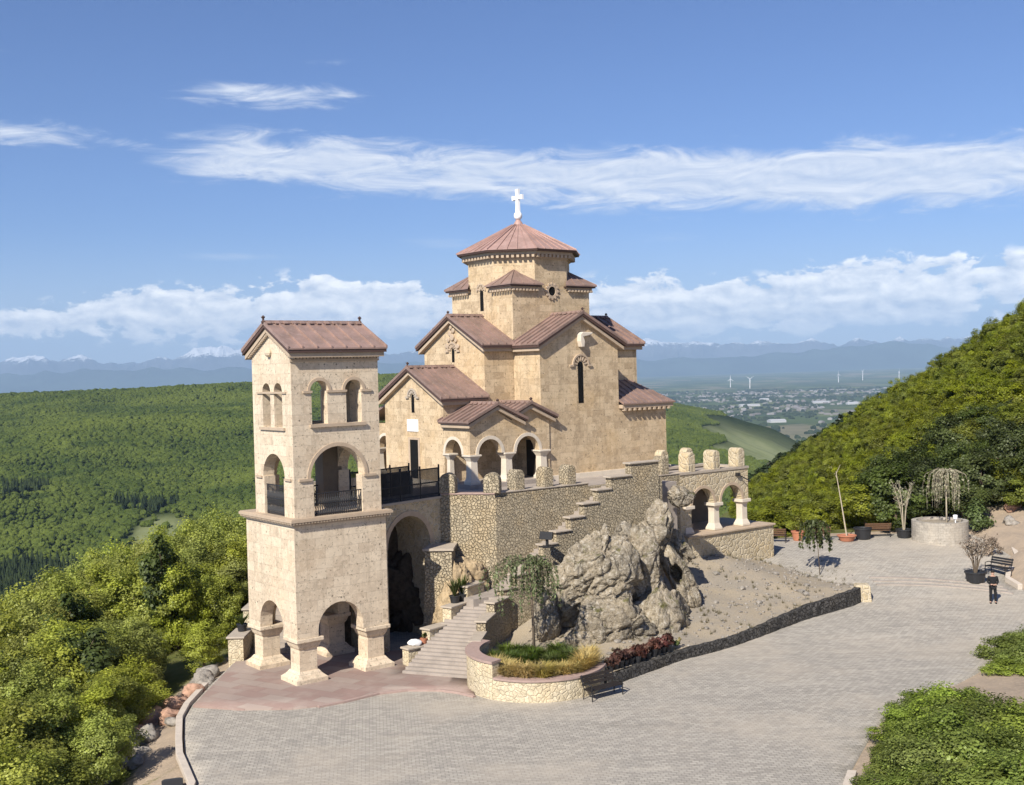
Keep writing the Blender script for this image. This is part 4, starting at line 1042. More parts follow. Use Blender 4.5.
EDGE = [(-14.6, 53.6, .5, 'grey_rock', 'grey rock nearest the stepped parapet on the left edge'), (-14.5, 52.0, .55, 'grey_rock', 'pale grey slab rock on the left edge below the tower'), (-14.35, 50.2, .5, 'pink_rock', 'pinkish rock where the forecourt kerb begins'), (-14.75, 48.8, .5, 'pink_rock', 'flat salmon rock at the widest bend of the kerb'), (-15.2, 47.4, .55, 'pink_rock', 'large salmon rock leaning over the left slope'), (-14.5, 47.0, .45, 'pink_rock', 'reddish rock touching the kerb at its bend'), (-15.6, 46.0, .5, 'pink_rock', 'small pinkish rock at the edge of the bushes'), (-14.9, 45.2, .5, 'grey_rock', 'grey-brown rock below the salmon ones'), (-15.4, 44.2, .55, 'grey_rock', 'large grey rock half in the bushes'), (-14.7, 43.6, .35, 'grey_rock', 'small grey rock in the middle of the heap'), (-15.2, 42.9, .4, 'grey_rock', 'rounded grey rock low on the left slope'), (-14.5, 42.5, .32, 'grey_rock', 'smallest grey rock beside the bare soil'), (-15.5, 41.8, .35, 'grey_rock', 'grey rock lowest on the left heap'), (-14.15, 46.2, .3, 'grey_rock', 'pale stone lying against the kerb')]
for i, (x, y, s, mt, lb) in enumerate(EDGE):
    boulder('rock', (x + .12, y, ground_z(x, y) + s * .38), (s * 1.5, s * 1.2, s * .95), (rnd.uniform(-15, 15), rnd.uniform(-15, 15), rnd.uniform(0, 360)), 200 + i, mt, lb, 'rock', 'rocks along the left edge of the plaza', .3, 3)
for i, (x, y, s, mt, lb) in enumerate([(29.9, 65.0, .5, 'pink_rock', 'orange rock beside the curved white kerb behind the person'), (31.3, 75.0, .55, 'grey_rock', 'pale rock at the top end of the curved kerb'), (33.0, 76.5, .6, 'grey_rock', 'grey rock beside the dirt track above the kerb'), (34.5, 79.5, .7, 'pink_rock', 'tan rock highest beside the dirt track')]):
    boulder('rock', (x, y, ground_z(x, y) + s * .25), (s * 1.25, s, s * .7), (0, 8, rnd.uniform(0, 360)), 300 + i, mt, lb, 'rock', None, .3, 3)

# ================================================================== VEGETATION
def leaf_mesh(name, clumps, n_per, size, mat, seed, up=.35, elong=1.35, hang=0.0, squash=.8, tone=.35, shell=.5, facing=.6):
    g = np.random.default_rng(seed); cl = np.array(clumps, dtype=float); k = len(cl); n = k * n_per
    ci = np.repeat(np.arange(k), n_per)
    d = g.normal(size=(n, 3)); d /= np.linalg.norm(d, axis=1)[:, None]
    r = g.random(n) ** shell
    p = cl[ci, :3] + d * (r * cl[ci, 3])[:, None] * np.array([1, 1, squash])
    cc = cl[:, :3].mean(0); rad = cl[ci, :3] - cc; rad = rad / (np.linalg.norm(rad, axis=1)[:, None] + 1e-6)
    nrm = d * facing * .7 + rad * facing + np.array([0, 0, up]) + g.normal(size=(n, 3)) * .33
    nrm /= np.linalg.norm(nrm, axis=1)[:, None]
    t = g.normal(size=(n, 3)); t[:, 2] -= hang * 3; t -= nrm * (t * nrm).sum(1)[:, None]; t /= np.linalg.norm(t, axis=1)[:, None]
    b = np.cross(nrm, t); s = size * g.uniform(.6, 1.35, n)
    t *= (s * elong / 2)[:, None]; b *= (s / 2)[:, None]
    bend = nrm * (s * .15)[:, None]
    V = np.stack([p - t - bend, p + b, p + t - bend, p - b], 1).reshape(-1, 3)
    me = bpy.data.meshes.new(name); me.vertices.add(4 * n); me.vertices.foreach_set('co', V.ravel().astype(np.float32))
    me.loops.add(4 * n); me.loops.foreach_set('vertex_index', np.arange(4 * n, dtype=np.int32))
    me.polygons.add(n); me.polygons.foreach_set('loop_start', np.arange(0, 4 * n, 4, dtype=np.int32))
    ct = g.uniform(1 - tone, 1 + tone, k); sh = ct[ci] * g.uniform(.75, 1.25, n)
    a = me.attributes.new('shade', 'FLOAT', 'FACE'); a.data.foreach_set('value', sh.astype(np.float32))
    me.update(calc_edges=True); me.materials.append(mat); return me
def mesh_obj(name, me, parent=None):
    o = bpy.data.objects.new(name, me); col.objects.link(o)
    if parent is not None: o.parent = parent
    return o
def crown_clumps(g, rx, rz, zc, k, cr, low=-.35):
    out = []
    while len(out) < k:
        d = np.array([g.gauss(0, 1), g.gauss(0, 1), g.gauss(0, 1)]); d /= np.linalg.norm(d)
        if d[2] < low: continue
        q = g.uniform(.35, 1.0) ** .6 * (1 + .22 * math.sin(3 * math.atan2(d[1], d[0]) + k) + g.uniform(-.15, .2))
        out.append((d[0] * rx * q, d[1] * rx * q, zc + d[2] * rz * q, cr * g.uniform(.65, 1.25)))
    return out
def make_tree(name, seed, h, rx, rz, k, n_per, leaf, mat, bark='bark', limbs=6, cr=.55, low=-.35, label=None, cat='tree', group=None):
    """broadleaf: tapered trunk, limbs, crown of leaf clumps with gaps; unit built at the origin"""
    g = random.Random(seed); e = empty(name, (0, 0, 0), 0, label, cat, group); zc = h - rz
    cl = crown_clumps(g, rx, rz, zc, k, cr, low)
    m = MB(); m.tube([(0, 0, -.4), (g.uniform(-.08, .08), .05, zc * .5), (g.uniform(-.15, .15), g.uniform(-.15, .15), zc), (0, 0, h - rz * .6)], .05 * h * .5, .03, 7)
    for i in range(limbs):
        c = cl[i]; z0 = zc * g.uniform(.45, .95); m.tube([(0, 0, z0), (c[0] * .5, c[1] * .5, z0 + (c[2] - z0) * .6), (c[0], c[1], c[2])], .018 * h * .5, .012, 5)
    m.build('trunk', M[bark], e, smooth=True)
    mesh_obj('crown', leaf_mesh('crown', cl, n_per, leaf, M[mat], seed), e)
    return e
def place(proto, used, x, y, z, s, rot, label=None, group=None, sz=None):
    o = proto if proto.name not in used else copy_tree(proto); used.add(proto.name)
    o.location = (x, y, z); o.scale = (s, s, sz or s); o.rotation_euler = (0, 0, rot)
    if label: o['label'] = label
    if group: o['group'] = group
    return o
F_ = 1150.0
def px_of(x, y, z):
    yc = y; X = x / yc * F_; Yv = (z - H) / yc * F_ + 22.5
    return 512 + X * .99969 - Yv * .025, 392.5 - (Yv * .99969 + X * .025)

# ---- left slope: spring-green broadleaf trees
LEFT = [make_tree('broadleaf_tree', 500 + i, 5.0, 1.6 + .12 * (i % 3), 2.35, 66, 230, .092, 'leaf_left', cr=.6, low=-.8) for i in range(6)]
used = set(); g = random.Random(41); nl = 0
yy = 29.0
while yy < 108:
    xx = -33.0
    while xx < -6:
        x = xx + g.uniform(-.9, .9); y = yy + g.uniform(-.9, .9); d = pdist((x, y), PLAZA); u, v = uv_of(x, y)
        xx += 2.0
        if d < (1.7 if y < 56 else .9) or (y > 58 and v < 17.5) or (x > -14.6 and y < 60): continue
        px, py = px_of(x, y, 2.0)
        if px < -60 or px > 330: continue
        if 40 < y < 56 and d < 2.6: continue
        gz = ground_z(x, y); top = min(2.4, .8 + .2 * d + g.uniform(-.6, .6)) - .3 * max(0, -x - 23.5) if y < 62 else min(3.2, 1.6 + .08 * d + g.uniform(-.6, .7)) - .3 * max(0, -x - 22) + .5 * smooth(78, 95, y)
        if y > 62: top = max(top, .2)
        hgt = max(1.1, min(8.5, top - gz)); s = hgt / 5.0
        s_xy = min(1.25, max(.6, s ** .6)) * g.uniform(.9, 1.15)
        dark = g.random() < .10
        o = place(LEFT[nl % 6], used, x, y, gz, s_xy, g.uniform(0, 6.28), 'leafy spring-green tree crowded on the slope left of the bell tower', 'trees on the left slope', s); nl += 1
        if hgt > 4: o.scale.z = s
    yy += 2.05
# a few darker trees stand out among them
DK = make_tree('broadleaf_tree', 560, 5.2, 1.7, 2.3, 52, 130, .15, 'leaf_dark', cr=.6, low=-.8)
used2 = set()
for x, y, top, lb in ((-20.5, 66.5, 4.6, 'round dark green tree standing out on the slope beside the tower'), (-22.0, 57.0, 3.2, 'dark tree in the middle of the left slope'), (-19.2, 50.0, 2.9, 'dark bushy tree above the pinkish edge rocks')):
    gz = ground_z(x, y); place(DK, used2, x, y, gz, 1.0, g.uniform(0, 6), lb, None, (top - gz) / 5.2)

# ---- wooded hillside on the right
HILL = [make_tree('hillside_tree', 600 + i, 6.0, 2.3 + .15 * i, 2.8, 56, 190, .165, 'leaf_hill' if i < 3 else 'leaf_dark', cr=.8, low=-.8) for i in range(5)]
used = set(); nh = 0; cand = []
yy = 79.5
while yy < 215:
    st = 2.15 if yy < 100 else 2.35
    xx = 13.0
    while xx < 95:
        x = xx + g.uniform(-.9, .9); y = yy + g.uniform(-.9, .9); xx += st
        cx = (x - 41) / 21.0; cy = 190 - 50 * cx
        if y > cy + 7: continue
        d = pdist((x, y), PLAZA)
        if d < 1.9 or (x > 31.2 and y < 79.5 and d < 4.5): continue
        px, py = px_of(x, y, ground_z(x, y) + 4)
        if px < 735 or px > 1075: continue
        cand.append((x, y, px, py))
    yy += st * .9
cand.sort(key=lambda c: c[1]); FARHILL = cand[296:]; cand = cand[:296]; print('hill trees', len(cand), len(FARHILL))
for x, y, px, py in cand:
    gz = ground_z(x, y); near = y < 112 and px > 850
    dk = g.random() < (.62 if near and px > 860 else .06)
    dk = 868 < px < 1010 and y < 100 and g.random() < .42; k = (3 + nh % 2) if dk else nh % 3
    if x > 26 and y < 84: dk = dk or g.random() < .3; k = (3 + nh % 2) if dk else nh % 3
    h = g.uniform(2.0, 3.2)
    if px < 860 and y < 92: h *= .9
    if dk: h *= 1.5
    lab = 'dark green tree in the shady thicket behind the stone ring' if dk else 'yellow-green tree on the wooded hillside right of the church'
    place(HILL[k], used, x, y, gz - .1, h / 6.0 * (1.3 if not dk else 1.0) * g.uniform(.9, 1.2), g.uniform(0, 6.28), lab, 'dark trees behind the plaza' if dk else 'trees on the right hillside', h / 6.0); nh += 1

def mass(name, pts, crown):
    """the rest of the hillside wood: one mass of the same crowns, instanced on points"""
    me = bpy.data.meshes.new(name); me.from_pydata([p[:3] for p in pts], [], []); at = me.attributes.new('size', 'FLOAT', 'POINT'); at.data.foreach_set('value', np.array([p[3] for p in pts], dtype=np.float32))
    o = bpy.data.objects.new(name, me); col.objects.link(o); o['kind'] = 'stuff'
    ng = bpy.data.node_groups.new(name, 'GeometryNodeTree'); ng.interface.new_socket('Geometry', in_out='INPUT', socket_type='NodeSocketGeometry'); ng.interface.new_socket('Geometry', in_out='OUTPUT', socket_type='NodeSocketGeometry')
    t = NT(ng); gi = ng.nodes.new('NodeGroupInput'); go = ng.nodes.new('NodeGroupOutput')
    oi = t.n('GeometryNodeObjectInfo', Object=crown, As_Instance=True); rv = t.n('FunctionNodeRandomValue', dict(data_type='FLOAT_VECTOR'), Max=(.1, .1, 6.28)).outputs[0]
    at_ = t.n('GeometryNodeInputNamedAttribute', dict(data_type='FLOAT'), Name='size').outputs[0]
    inst = t.n('GeometryNodeInstanceOnPoints', Instance=oi.outputs['Geometry'], Rotation=rv, Scale=at_)
    ng.links.new(gi.outputs[0], inst.inputs['Points']); ng.links.new(inst.outputs[0], go.inputs[0]); md = o.modifiers.new('crowns', 'NODES'); md.node_group = ng
for k in range(3):
    mass('hillside_wood', [(x, y, ground_z(x, y) - .1, g.uniform(2.3, 3.7) / 6.0) for i, (x, y, px, py) in enumerate(FARHILL) if i % 3 == k], [c for c in HILL[k].children if c.name.startswith('crown')][0])

# ---- dark conifers behind the spur
def make_conifer(name, seed, h, r, mat, n_per=26, lv=14):
    g = random.Random(seed); e = empty(name, (0, 0, 0), 0, None, 'conifer'); cl = []
    for i in range(lv):
        t = i / (lv - 1); rr = r * (1 - t) ** .85 + .1; z = h * (.10 + .88 * t)
        for k in range(max(2, int(7 * (1 - t)) + 1)):
            a = g.uniform(0, 6.28); q = rr * g.uniform(.45, 1.0); cl.append((q * math.cos(a), q * math.sin(a), z - q * .25 + g.uniform(-.2, .2), .30 * r * g.uniform(.6, 1.1)))
    m = MB(); m.tube([(0, 0, -.5), (0, 0, h * .95)], .02 * h, .02, 6); m.build('trunk', M['bark'], e)
    mesh_obj('crown', leaf_mesh('crown', cl, n_per, .34, M[mat], seed, hang=.5, squash=.5, elong=1.8), e); return e
CON = [make_conifer('conifer', 700 + i, 10, 1.9 + .3 * i, 'needle') for i in range(3)]
used = set(); nc = 0
for row in range(3):
    for i in range(32):
        t = (i + g.uniform(-.4, .4)) / 29; px = 745 + 135 * t; y = 214 + 30 * t + row * 8 + g.uniform(-3, 3)
        topy = 478 - 80 * t - row * 2 + g.uniform(-3, 5); X = (px - 512) / F_
        x = X * y; yh = 370 - .025 * (px - 512); top = H - (topy - yh) / F_ * y; gz = ground_z(x, y) if y < 258 else ground_z(x, 258)
        h = min(17, max(7, top - gz)); 
        place(CON[nc % 3], used, x, y, top - h, h / 10 * g.uniform(.8, 1.0), g.uniform(0, 6.28), 'dark conifer in the row along the far edge of the right hillside', 'conifers along the far edge of the hillside', h / 10); nc += 1

# ---- shrubs on the near right bank
SH = [make_tree('shrub', 800 + i, 1.5, 1.15, .95, 40, 260, .07, 'leaf_shrub', cr=.42, cat='shrub', limbs=5) for i in range(4)]
used = set(); ns = 0
BANK = [(11.6, 36.0), (13.5, 41.0), (14.9, 44.2), (16.5, 44.6), (17.5, 42.6), (18.0, 40.2), (18.0, 36), (18, 31), (12, 31)]
BANK2 = [(21.6, 50.0), (22.4, 53.2), (24, 54.0), (28, 54), (28, 47), (23.5, 47)]
for poly, lab in ((BANK, 'dense green shrub on the bank at the lower right edge of the paving'), (BANK2, 'green shrub beside the pinkish track at the right edge')):
    x0, x1 = min(p[0] for p in poly), max(p[0] for p in poly); y0, y1 = min(p[1] for p in poly), max(p[1] for p in poly)
    yy = y0
    while yy < y1 + .1:
        xx = x0
        while xx < x1:
            x, y = xx + g.uniform(-.35, .35), yy + g.uniform(-.35, .35); xx += 1.05
            if not inside((x, y), poly): continue
            s = g.uniform(.8, 1.15); e = min(1, .5 + max(0, -pdist((x, y), poly)) * .35)
            place(SH[ns % 4], used, x, y, ground_z(x, y) - .05, s * (.85 + .3 * e), g.uniform(0, 6.28), lab, 'shrubs on the right bank', s * e * g.uniform(.55, .95)); ns += 1
        yy += 1.05

# ---- planter: grasses and the weeping tree
def tuft(name, seed, n, h, r, mat, spread=.35, w=.014):
    g = random.Random(seed); m = MB(); sh = []
    V, Fs = [], []
    for i in range(n):
        a = g.uniform(0, 6.28); q = r * .35 * g.random() ** .5; b = Vector((q * math.cos(a), q * math.sin(a), 0)); a2 = a + g.uniform(-.6, .6); hh = h * g.uniform(.6, 1.1); out = Vector((math.cos(a2), math.sin(a2), 0)) * r * g.uniform(.4, 1.0)
        s = Vector((-math.sin(a2), math.cos(a2), 0)) * w; p1 = b + out * .35 + Vector((0, 0, hh * .7)); p2 = b + out + Vector((0, 0, hh * g.uniform(.65, 1.0)))
        k = len(V); V += [b - s, b + s, p1 + s * .8, p1 - s * .8, p2]; Fs += [(k, k + 1, k + 2, k + 3), (k + 3, k + 2, k + 4)]; q = g.uniform(.7, 1.3); sh += [q, q]
    me = bpy.data.meshes.new(name); me.from_pydata([tuple(v) for v in V], [], Fs); at = me.attributes.new('shade', 'FLOAT', 'FACE'); at.data.foreach_set('value', np.array(sh, dtype=np.float32)); me.materials.append(M[mat]); return me
gd = [tuft('ornamental_grass', 20 + i, 420, .55, .42, 'grass_dry') for i in range(3)]; gg = [tuft('green_grass', 30 + i, 280, .6, .42, 'grass_green', w=.018) for i in range(3)]
pc = (.75, 49.95)
for i in range(22):
    a = R(205 + 165 * i / 21 + g.uniform(-2, 2)); q = 2.3 + g.uniform(-.12, .12)
    if i < 4: q = 1.9
    o = mesh_obj('ornamental_grass', gd[i % 3]); o.location = (pc[0] + q * math.cos(a), pc[1] + q * math.sin(a), .68); o.rotation_euler = (0, 0, g.uniform(0, 6)); o.scale = [g.uniform(1.25, 1.6)] * 3
    tag(o, 'straw-yellow grass tuft in the outer row of the round planter', 'grass tuft', 'yellow grass tufts in the planter')
for i in range(30):
    a = g.uniform(0, 6.28); q = 1.75 * g.random() ** .5
    o = mesh_obj('green_grass', gg[i % 3]); o.location = (pc[0] - .1 + q * math.cos(a), pc[1] + .55 + q * .8 * math.sin(a), .76); o.rotation_euler = (0, 0, g.uniform(0, 6)); o.scale = [g.uniform(.9, 1.25)] * 3
    tag(o, 'dark green plant in the middle of the round planter around the trunk', 'plant', 'green plants in the planter')
def weeping(name, loc, h, rad, drop, mat, bark, label, seed, strands=60, leaf=.10, tr=.07, lean=(0, 0), per=16, one=0.0, cr_=.06):
    """grafted weeping tree: thin trunk, arching limbs and hanging strands"""
    g = random.Random(seed); e = empty(name, loc, 0, label, 'weeping tree'); m = MB()
    top = Vector((lean[0], lean[1], h)); m.tube([(0, 0, -.3), (lean[0] * .3, lean[1] * .3, h * .5), top], tr, tr * .55, 7)
    cl = []; tw = MB()
    for i in range(strands):
        a = g.uniform(0, 6.28); q = rad * g.uniform(.25, 1.0) * (1 + one * math.cos(a)); kx, ky = q * math.cos(a), q * math.sin(a)
        pk = top + Vector((kx * .5, ky * .5, .22 * h * .35 * g.uniform(.2, 1.0))); sh = top + Vector((kx, ky, -.1 * q)); L_ = drop * g.uniform(.45, 1.0)
        en = sh + Vector((kx * .12, ky * .12, -L_))
        pts = [top, pk, sh, sh.lerp(en, .5) + Vector((kx * .08, ky * .08, 0)), en]; tw.tube(pts, .022 if i % 4 == 0 else .010, .004, 4)
        n = per
        for j in range(n):
            t = j / n * 4; k = min(3, int(t)); p = pts[k].lerp(pts[k + 1], t - k)
            if k >= 1 or g.random() < .4: cl.append((p.x, p.y, p.z, cr_ * g.uniform(.7, 1.5)))
    m.build('trunk', M[bark], e, smooth=True); tw.build('branches', M[bark], e)
    mesh_obj('foliage', leaf_mesh('foliage', cl, 5, leaf, M[mat], seed, hang=1.0, elong=2.2, facing=.2), e); return e
weeping('weeping_tree', (.72, 51.6, .7), 4.3, 1.75, 2.2, 'needle_weep', 'bark', 'weeping blue-green tree growing in the round planter before the stairs', 31, 62, .065, .075, (-.15, 0), per=18, one=-.28, cr_=.07)
weeping('weeping_tree', (17.9, 67.6, plz(18, 67.6)), 3.0, .9, 1.7, 'leaf_dark', 'bark', 'dark drooping sapling on a thin trunk at the edge of the gravel bank', 32, 34, .10, .03, (-.3, 0), per=14)
weeping('weeping_tree', (27.9, 74.2, 2.9), 3.5, 1.3, 2.3, 'twig_grey', 'pale_bark', 'grey leafless weeping tree growing in the round stone ring', 33, 46, .07, .06, per=9)

# ================================================================== SMALL THINGS
def bench(loc, rot, label, mat='wood', Ln=1.8):
    e = empty('park_bench', loc, rot, label, 'bench')
    m = MB()
    for i in range(4): m.box(-Ln / 2, Ln / 2, -.24 + i * .125, -.13 + i * .125, .43, .465)
    m.build('seat', M[mat], e)
    m = MB()
    for i in range(3): m.loft([[(s * Ln / 2, .27 + .05 * i + dy, .56 + .14 * i + dz) for s, dy, dz in ((-1, 0, 0), (1, 0, 0), (1, .03, 0), (-1, .03, 0))], [(s * Ln / 2, .31 + .05 * i + dy, .665 + .14 * i + dz) for s, dy, dz in ((-1, 0, 0), (1, 0, 0), (1, .03, 0), (-1, .03, 0))]])
    m.build('backrest', M[mat], e)
    for s in (-1, 1):
        m = MB(); x = s * (Ln / 2 - .06)
        m.tube([(x, -.26, 0), (x, -.24, .42), (x, -.24, .64), (x, .0, .68), (x, .26, .64)], .025, n=5); m.tube([(x, .30, 0), (x, .25, .42), (x, .42, .98)], .025, n=5); m.tube([(x, -.25, .41), (x, .27, .41)], .022, n=5)
        m.build('leg', M['iron'], e)
    return e
bench((3.5, 47.6, .0), R(37), 'black metal and dark wood bench standing against the curved planter')
bench((17.0, 75.2, plz(17, 75.2)), R(160), 'brown bench at the loggia end of the far plaza edge', 'brown_wood', 1.5)
bench((19.9, 75.4, plz(20, 75.4)), R(172), 'brown wooden bench half hidden behind the drooping sapling', 'brown_wood', 1.5)
bench((24.0, 76.2, plz(24, 76.2)), R(176), 'brown bench between the black tub and the bare multi-stemmed tree', 'brown_wood', 1.7)
bench((28.1, 66.9, plz(28, 66.9)), R(-62), 'black bench beside the curved white kerb behind the person', 'iron', 1.5)
def pot(e, r0, r1, h, mat, lip=True):
    m = MB(); prof = [(r0 * .96, 0), (r0, .02), (r1 * .97, h * .86)]
    if lip: prof += [(r1 * 1.06, h * .87), (r1 * 1.06, h)]
    else: prof += [(r1, h)]
    prof += [(r1 * .9, h), (r1 * .88, h * .9), (.01, h * .88)]
    m.lathe(prof, (0, 0, 0), 20); m.build('pot', M[mat], e)
def bare_stems(e, h, spread, n, bark, mat, seed, z0, twl=.5, leaf=.05, per=5):
    g = random.Random(seed); m = MB(); cl = []
    for i in range(n):
        a = g.uniform(0, 6.28); q = spread * g.uniform(.3, 1.0); p0 = Vector((.05 * math.cos(a), .05 * math.sin(a), z0)); p2 = Vector((q * math.cos(a), q * math.sin(a), z0 + h * g.uniform(.7, 1.0))); p1 = p0.lerp(p2, .5) - Vector((q * .22 * math.cos(a), q * .22 * math.sin(a), 0))
        m.tube([p0, p1, p2], .028, .008, 5)
        for j in range(9):
            t = g.uniform(.45, 1.0); b = p1.lerp(p2, (t - .45) / .55); a2 = g.uniform(0, 6.28); c = b + Vector((math.cos(a2) * twl * .5, math.sin(a2) * twl * .5, twl * g.uniform(.2, .8))); m.tube([b, c], .008, .003, 4)
            for k in range(2): q_ = b.lerp(c, .5 + .5 * k); cl.append((q_.x, q_.y, q_.z, .07))
    m.build('stems', M[bark], e); mesh_obj('twigs', leaf_mesh('twigs', cl, per, leaf, M[mat], seed, elong=2.5), e)
e = empty('potted_shrub', (18.6, 75.6, plz(18, 75.6)), 0, 'small yellow-green shrub in an orange terracotta pot', 'potted plant'); pot(e, .3, .42, .62, 'terracotta')
mesh_obj('foliage', leaf_mesh('foliage', [(rnd.uniform(-.3, .3), rnd.uniform(-.3, .3), .8 + rnd.uniform(0, .9), .22) for i in range(14)], 40, .09, M['leaf_hill'], 3), e)
e = empty('potted_tree', (21.65, 75.0, plz(21, 75)), 0, 'slim leaning pale-trunked sapling in a wide terracotta bowl', 'potted tree'); pot(e, .42, .6, .38, 'terracotta')
m = MB(); m.tube([(0, 0, .3), (-.3, 0, 2.4), (-.62, .05, 4.6)], .055, .022, 7); m.tube([(-.6, .05, 4.4), (-.3, .1, 5.0)], .02, .01, 4); m.tube([(-.55, .05, 4.1), (-.95, .0, 4.9)], .02, .01, 4); m.build('trunk', M['pale_bark'], e)
mesh_obj('foliage', leaf_mesh('foliage', [(-.6 + rnd.uniform(-.5, .5), rnd.uniform(-.3, .3), 4.6 + rnd.uniform(-.2, .6), .2) for i in range(10)], 16, .09, M['leaf_hill'], 5), e)
e = empty('plant_tub', (22.85, 75.5, plz(23, 75.5)), 0, 'large empty black round plant tub beside the terracotta bowl', 'plant tub'); pot(e, .46, .56, .74, 'black_plastic')
e = empty('potted_tree', (25.6, 75.6, plz(25, 75.6)), 0, 'bare multi-stemmed tree in a black pot left of the stone ring', 'potted tree'); pot(e, .4, .52, .58, 'black_plastic'); bare_stems(e, 3.5, .95, 9, 'pale_bark', 'twig_grey', 7, .5, .6, .05, 2)
e = empty('potted_shrub', (26.3, 65.7, plz(26, 65.7)), 0, 'bare purplish bush in a big black pot near the person', 'potted plant'); pot(e, .48, .58, .62, 'black_plastic'); bare_stems(e, 2.1, 1.05, 16, 'bark', 'twig', 9, .5, .6, .05, 4)
for i, (x, y, s, lb, mt) in enumerate(((29.2, 70.4, .85, 'low dark purple bush on the paving by the curved kerb', 'twig'), (30.6, 76.2, 1.7, 'brownish green conical bush right of the stone ring', 'needle_weep'))):
    e = empty('bush', (x, y, plz(x, y)), 0, lb, 'bush'); gq = random.Random(60 + i)
    cl = [(gq.uniform(-.8, .8) * (1 - t), gq.uniform(-.5, .5) * (1 - t), .15 + t * 1.3, .25) for t in [gq.random() * .9 for _ in range(30)]]
    m = MB(); m.tube([(0, 0, -.1), (.02, 0, .9)], .05, .02, 6)
    for c in cl[:8]: m.tube([(0, 0, .1), (c[0], c[1], c[2])], .02, .006, 4)
    m.build('stems', M['bark'], e); mesh_obj('foliage', leaf_mesh('foliage', cl, 60, .08, M[mt], 70 + i), e); e.scale = (s, s, s)
def stone_ring():
    c = Vector((27.6, 74.6, plz(27.6, 74.6))); e = empty('stone_ring', c, 0, 'round raised bed of pale stone blocks at the back of the plaza', 'planter'); r = 1.75
    m = MB(); rings = []
    for i in range(41):
        a = 2 * math.pi * i / 40; ca, sa = math.cos(a), math.sin(a); rings.append([Vector((q * ca, q * sa, z)) for q, z in ((r - .3, -.2), (r, -.2), (r, 1.28), (r - .3, 1.28))])
    m.loft(rings, cap=False); o = m.build('wall', M['ring_stone'], e)
    uv = o.data.uv_layers[0]
    for p in o.data.polygons:
        for li in p.loop_indices:
            v = o.data.vertices[o.data.loops[li].vertex_index].co; uv.data[li].uv = ((math.atan2(v.y, v.x) % 6.2832) * r, v.z)
    m = MB(); m.lathe([(.01, .6), (r - .31, .6), (r - .31, 1.12), (.01, 1.2)], (0, 0, 0), 28); m.build('soil', M['gravel'], e)
    e2 = empty('spotlight', c + Vector((.75, -.7, 1.15)), 0, 'small white spotlight on the rim of the stone ring', 'spotlight')
    m = MB(); m.tube([(0, 0, 0), (0, 0, .3)], .04); m.build('post', M['white'], e2); m = MB(); m.lathe([(.02, .25), (.13, .27), (.15, .5), (.1, .54), (.02, .55)], (0, 0, 0), 12); m.build('lamp_head', M['white'], e2)
M['ring_stone'] = ashlar('ring_stone', (.42, .385, .33), (.30, .275, .24), (.46, .39, .30), bw=.32, rh=.16, pit=.6)
stone_ring()
# red-leaved plants in black pots along the low wall
rl = []
for k in range(3):
    gq = random.Random(90 + k); rl.append(leaf_mesh('red_foliage', [(gq.uniform(-.2, .2), gq.uniform(-.2, .2), .42 + gq.uniform(-.05, .3), .16) for _ in range(14)], 30, .10, M['leaf_red'], 90 + k))
pm = None
for i in range(12):
    t = i / 11; x = 3.95 + 3.0 * t + rnd.uniform(-.05, .05); y = 49.85 + 3.35 * t + rnd.uniform(-.05, .05)
    e = empty('potted_plant', (x, y, soil_z(x, y) - .02), rnd.uniform(0, 6), 'red-leaved plant in a small black pot in the row along the dark low wall', 'potted plant', 'red plants along the low wall'); e.scale = [.78 + .14 * (i % 3)] * 3
    if pm is None:
        pot(e, .15, .2, .34, 'black_plastic'); pm = e.children[0].data
    else: mesh_obj('pot', pm, e)
    mesh_obj('foliage', rl[i % 3], e)
e = empty('flower_clump', (7.35, 53.75, soil_z(7.35, 53.75)), 0, 'small clump of yellow flowers at the right end of the red plants', 'flowers')
mesh_obj('foliage', leaf_mesh('foliage', [(rnd.uniform(-.25, .25), rnd.uniform(-.2, .2), .15 + rnd.uniform(0, .2), .12) for _ in range(8)], 20, .07, M['grass_green'], 4), e)
mesh_obj('flowers', leaf_mesh('flowers', [(rnd.uniform(-.3, .3), rnd.uniform(-.2, .2), .35 + rnd.uniform(0, .12), .07) for _ in range(9)], 10, .06, M['grass_dry'], 6), e)
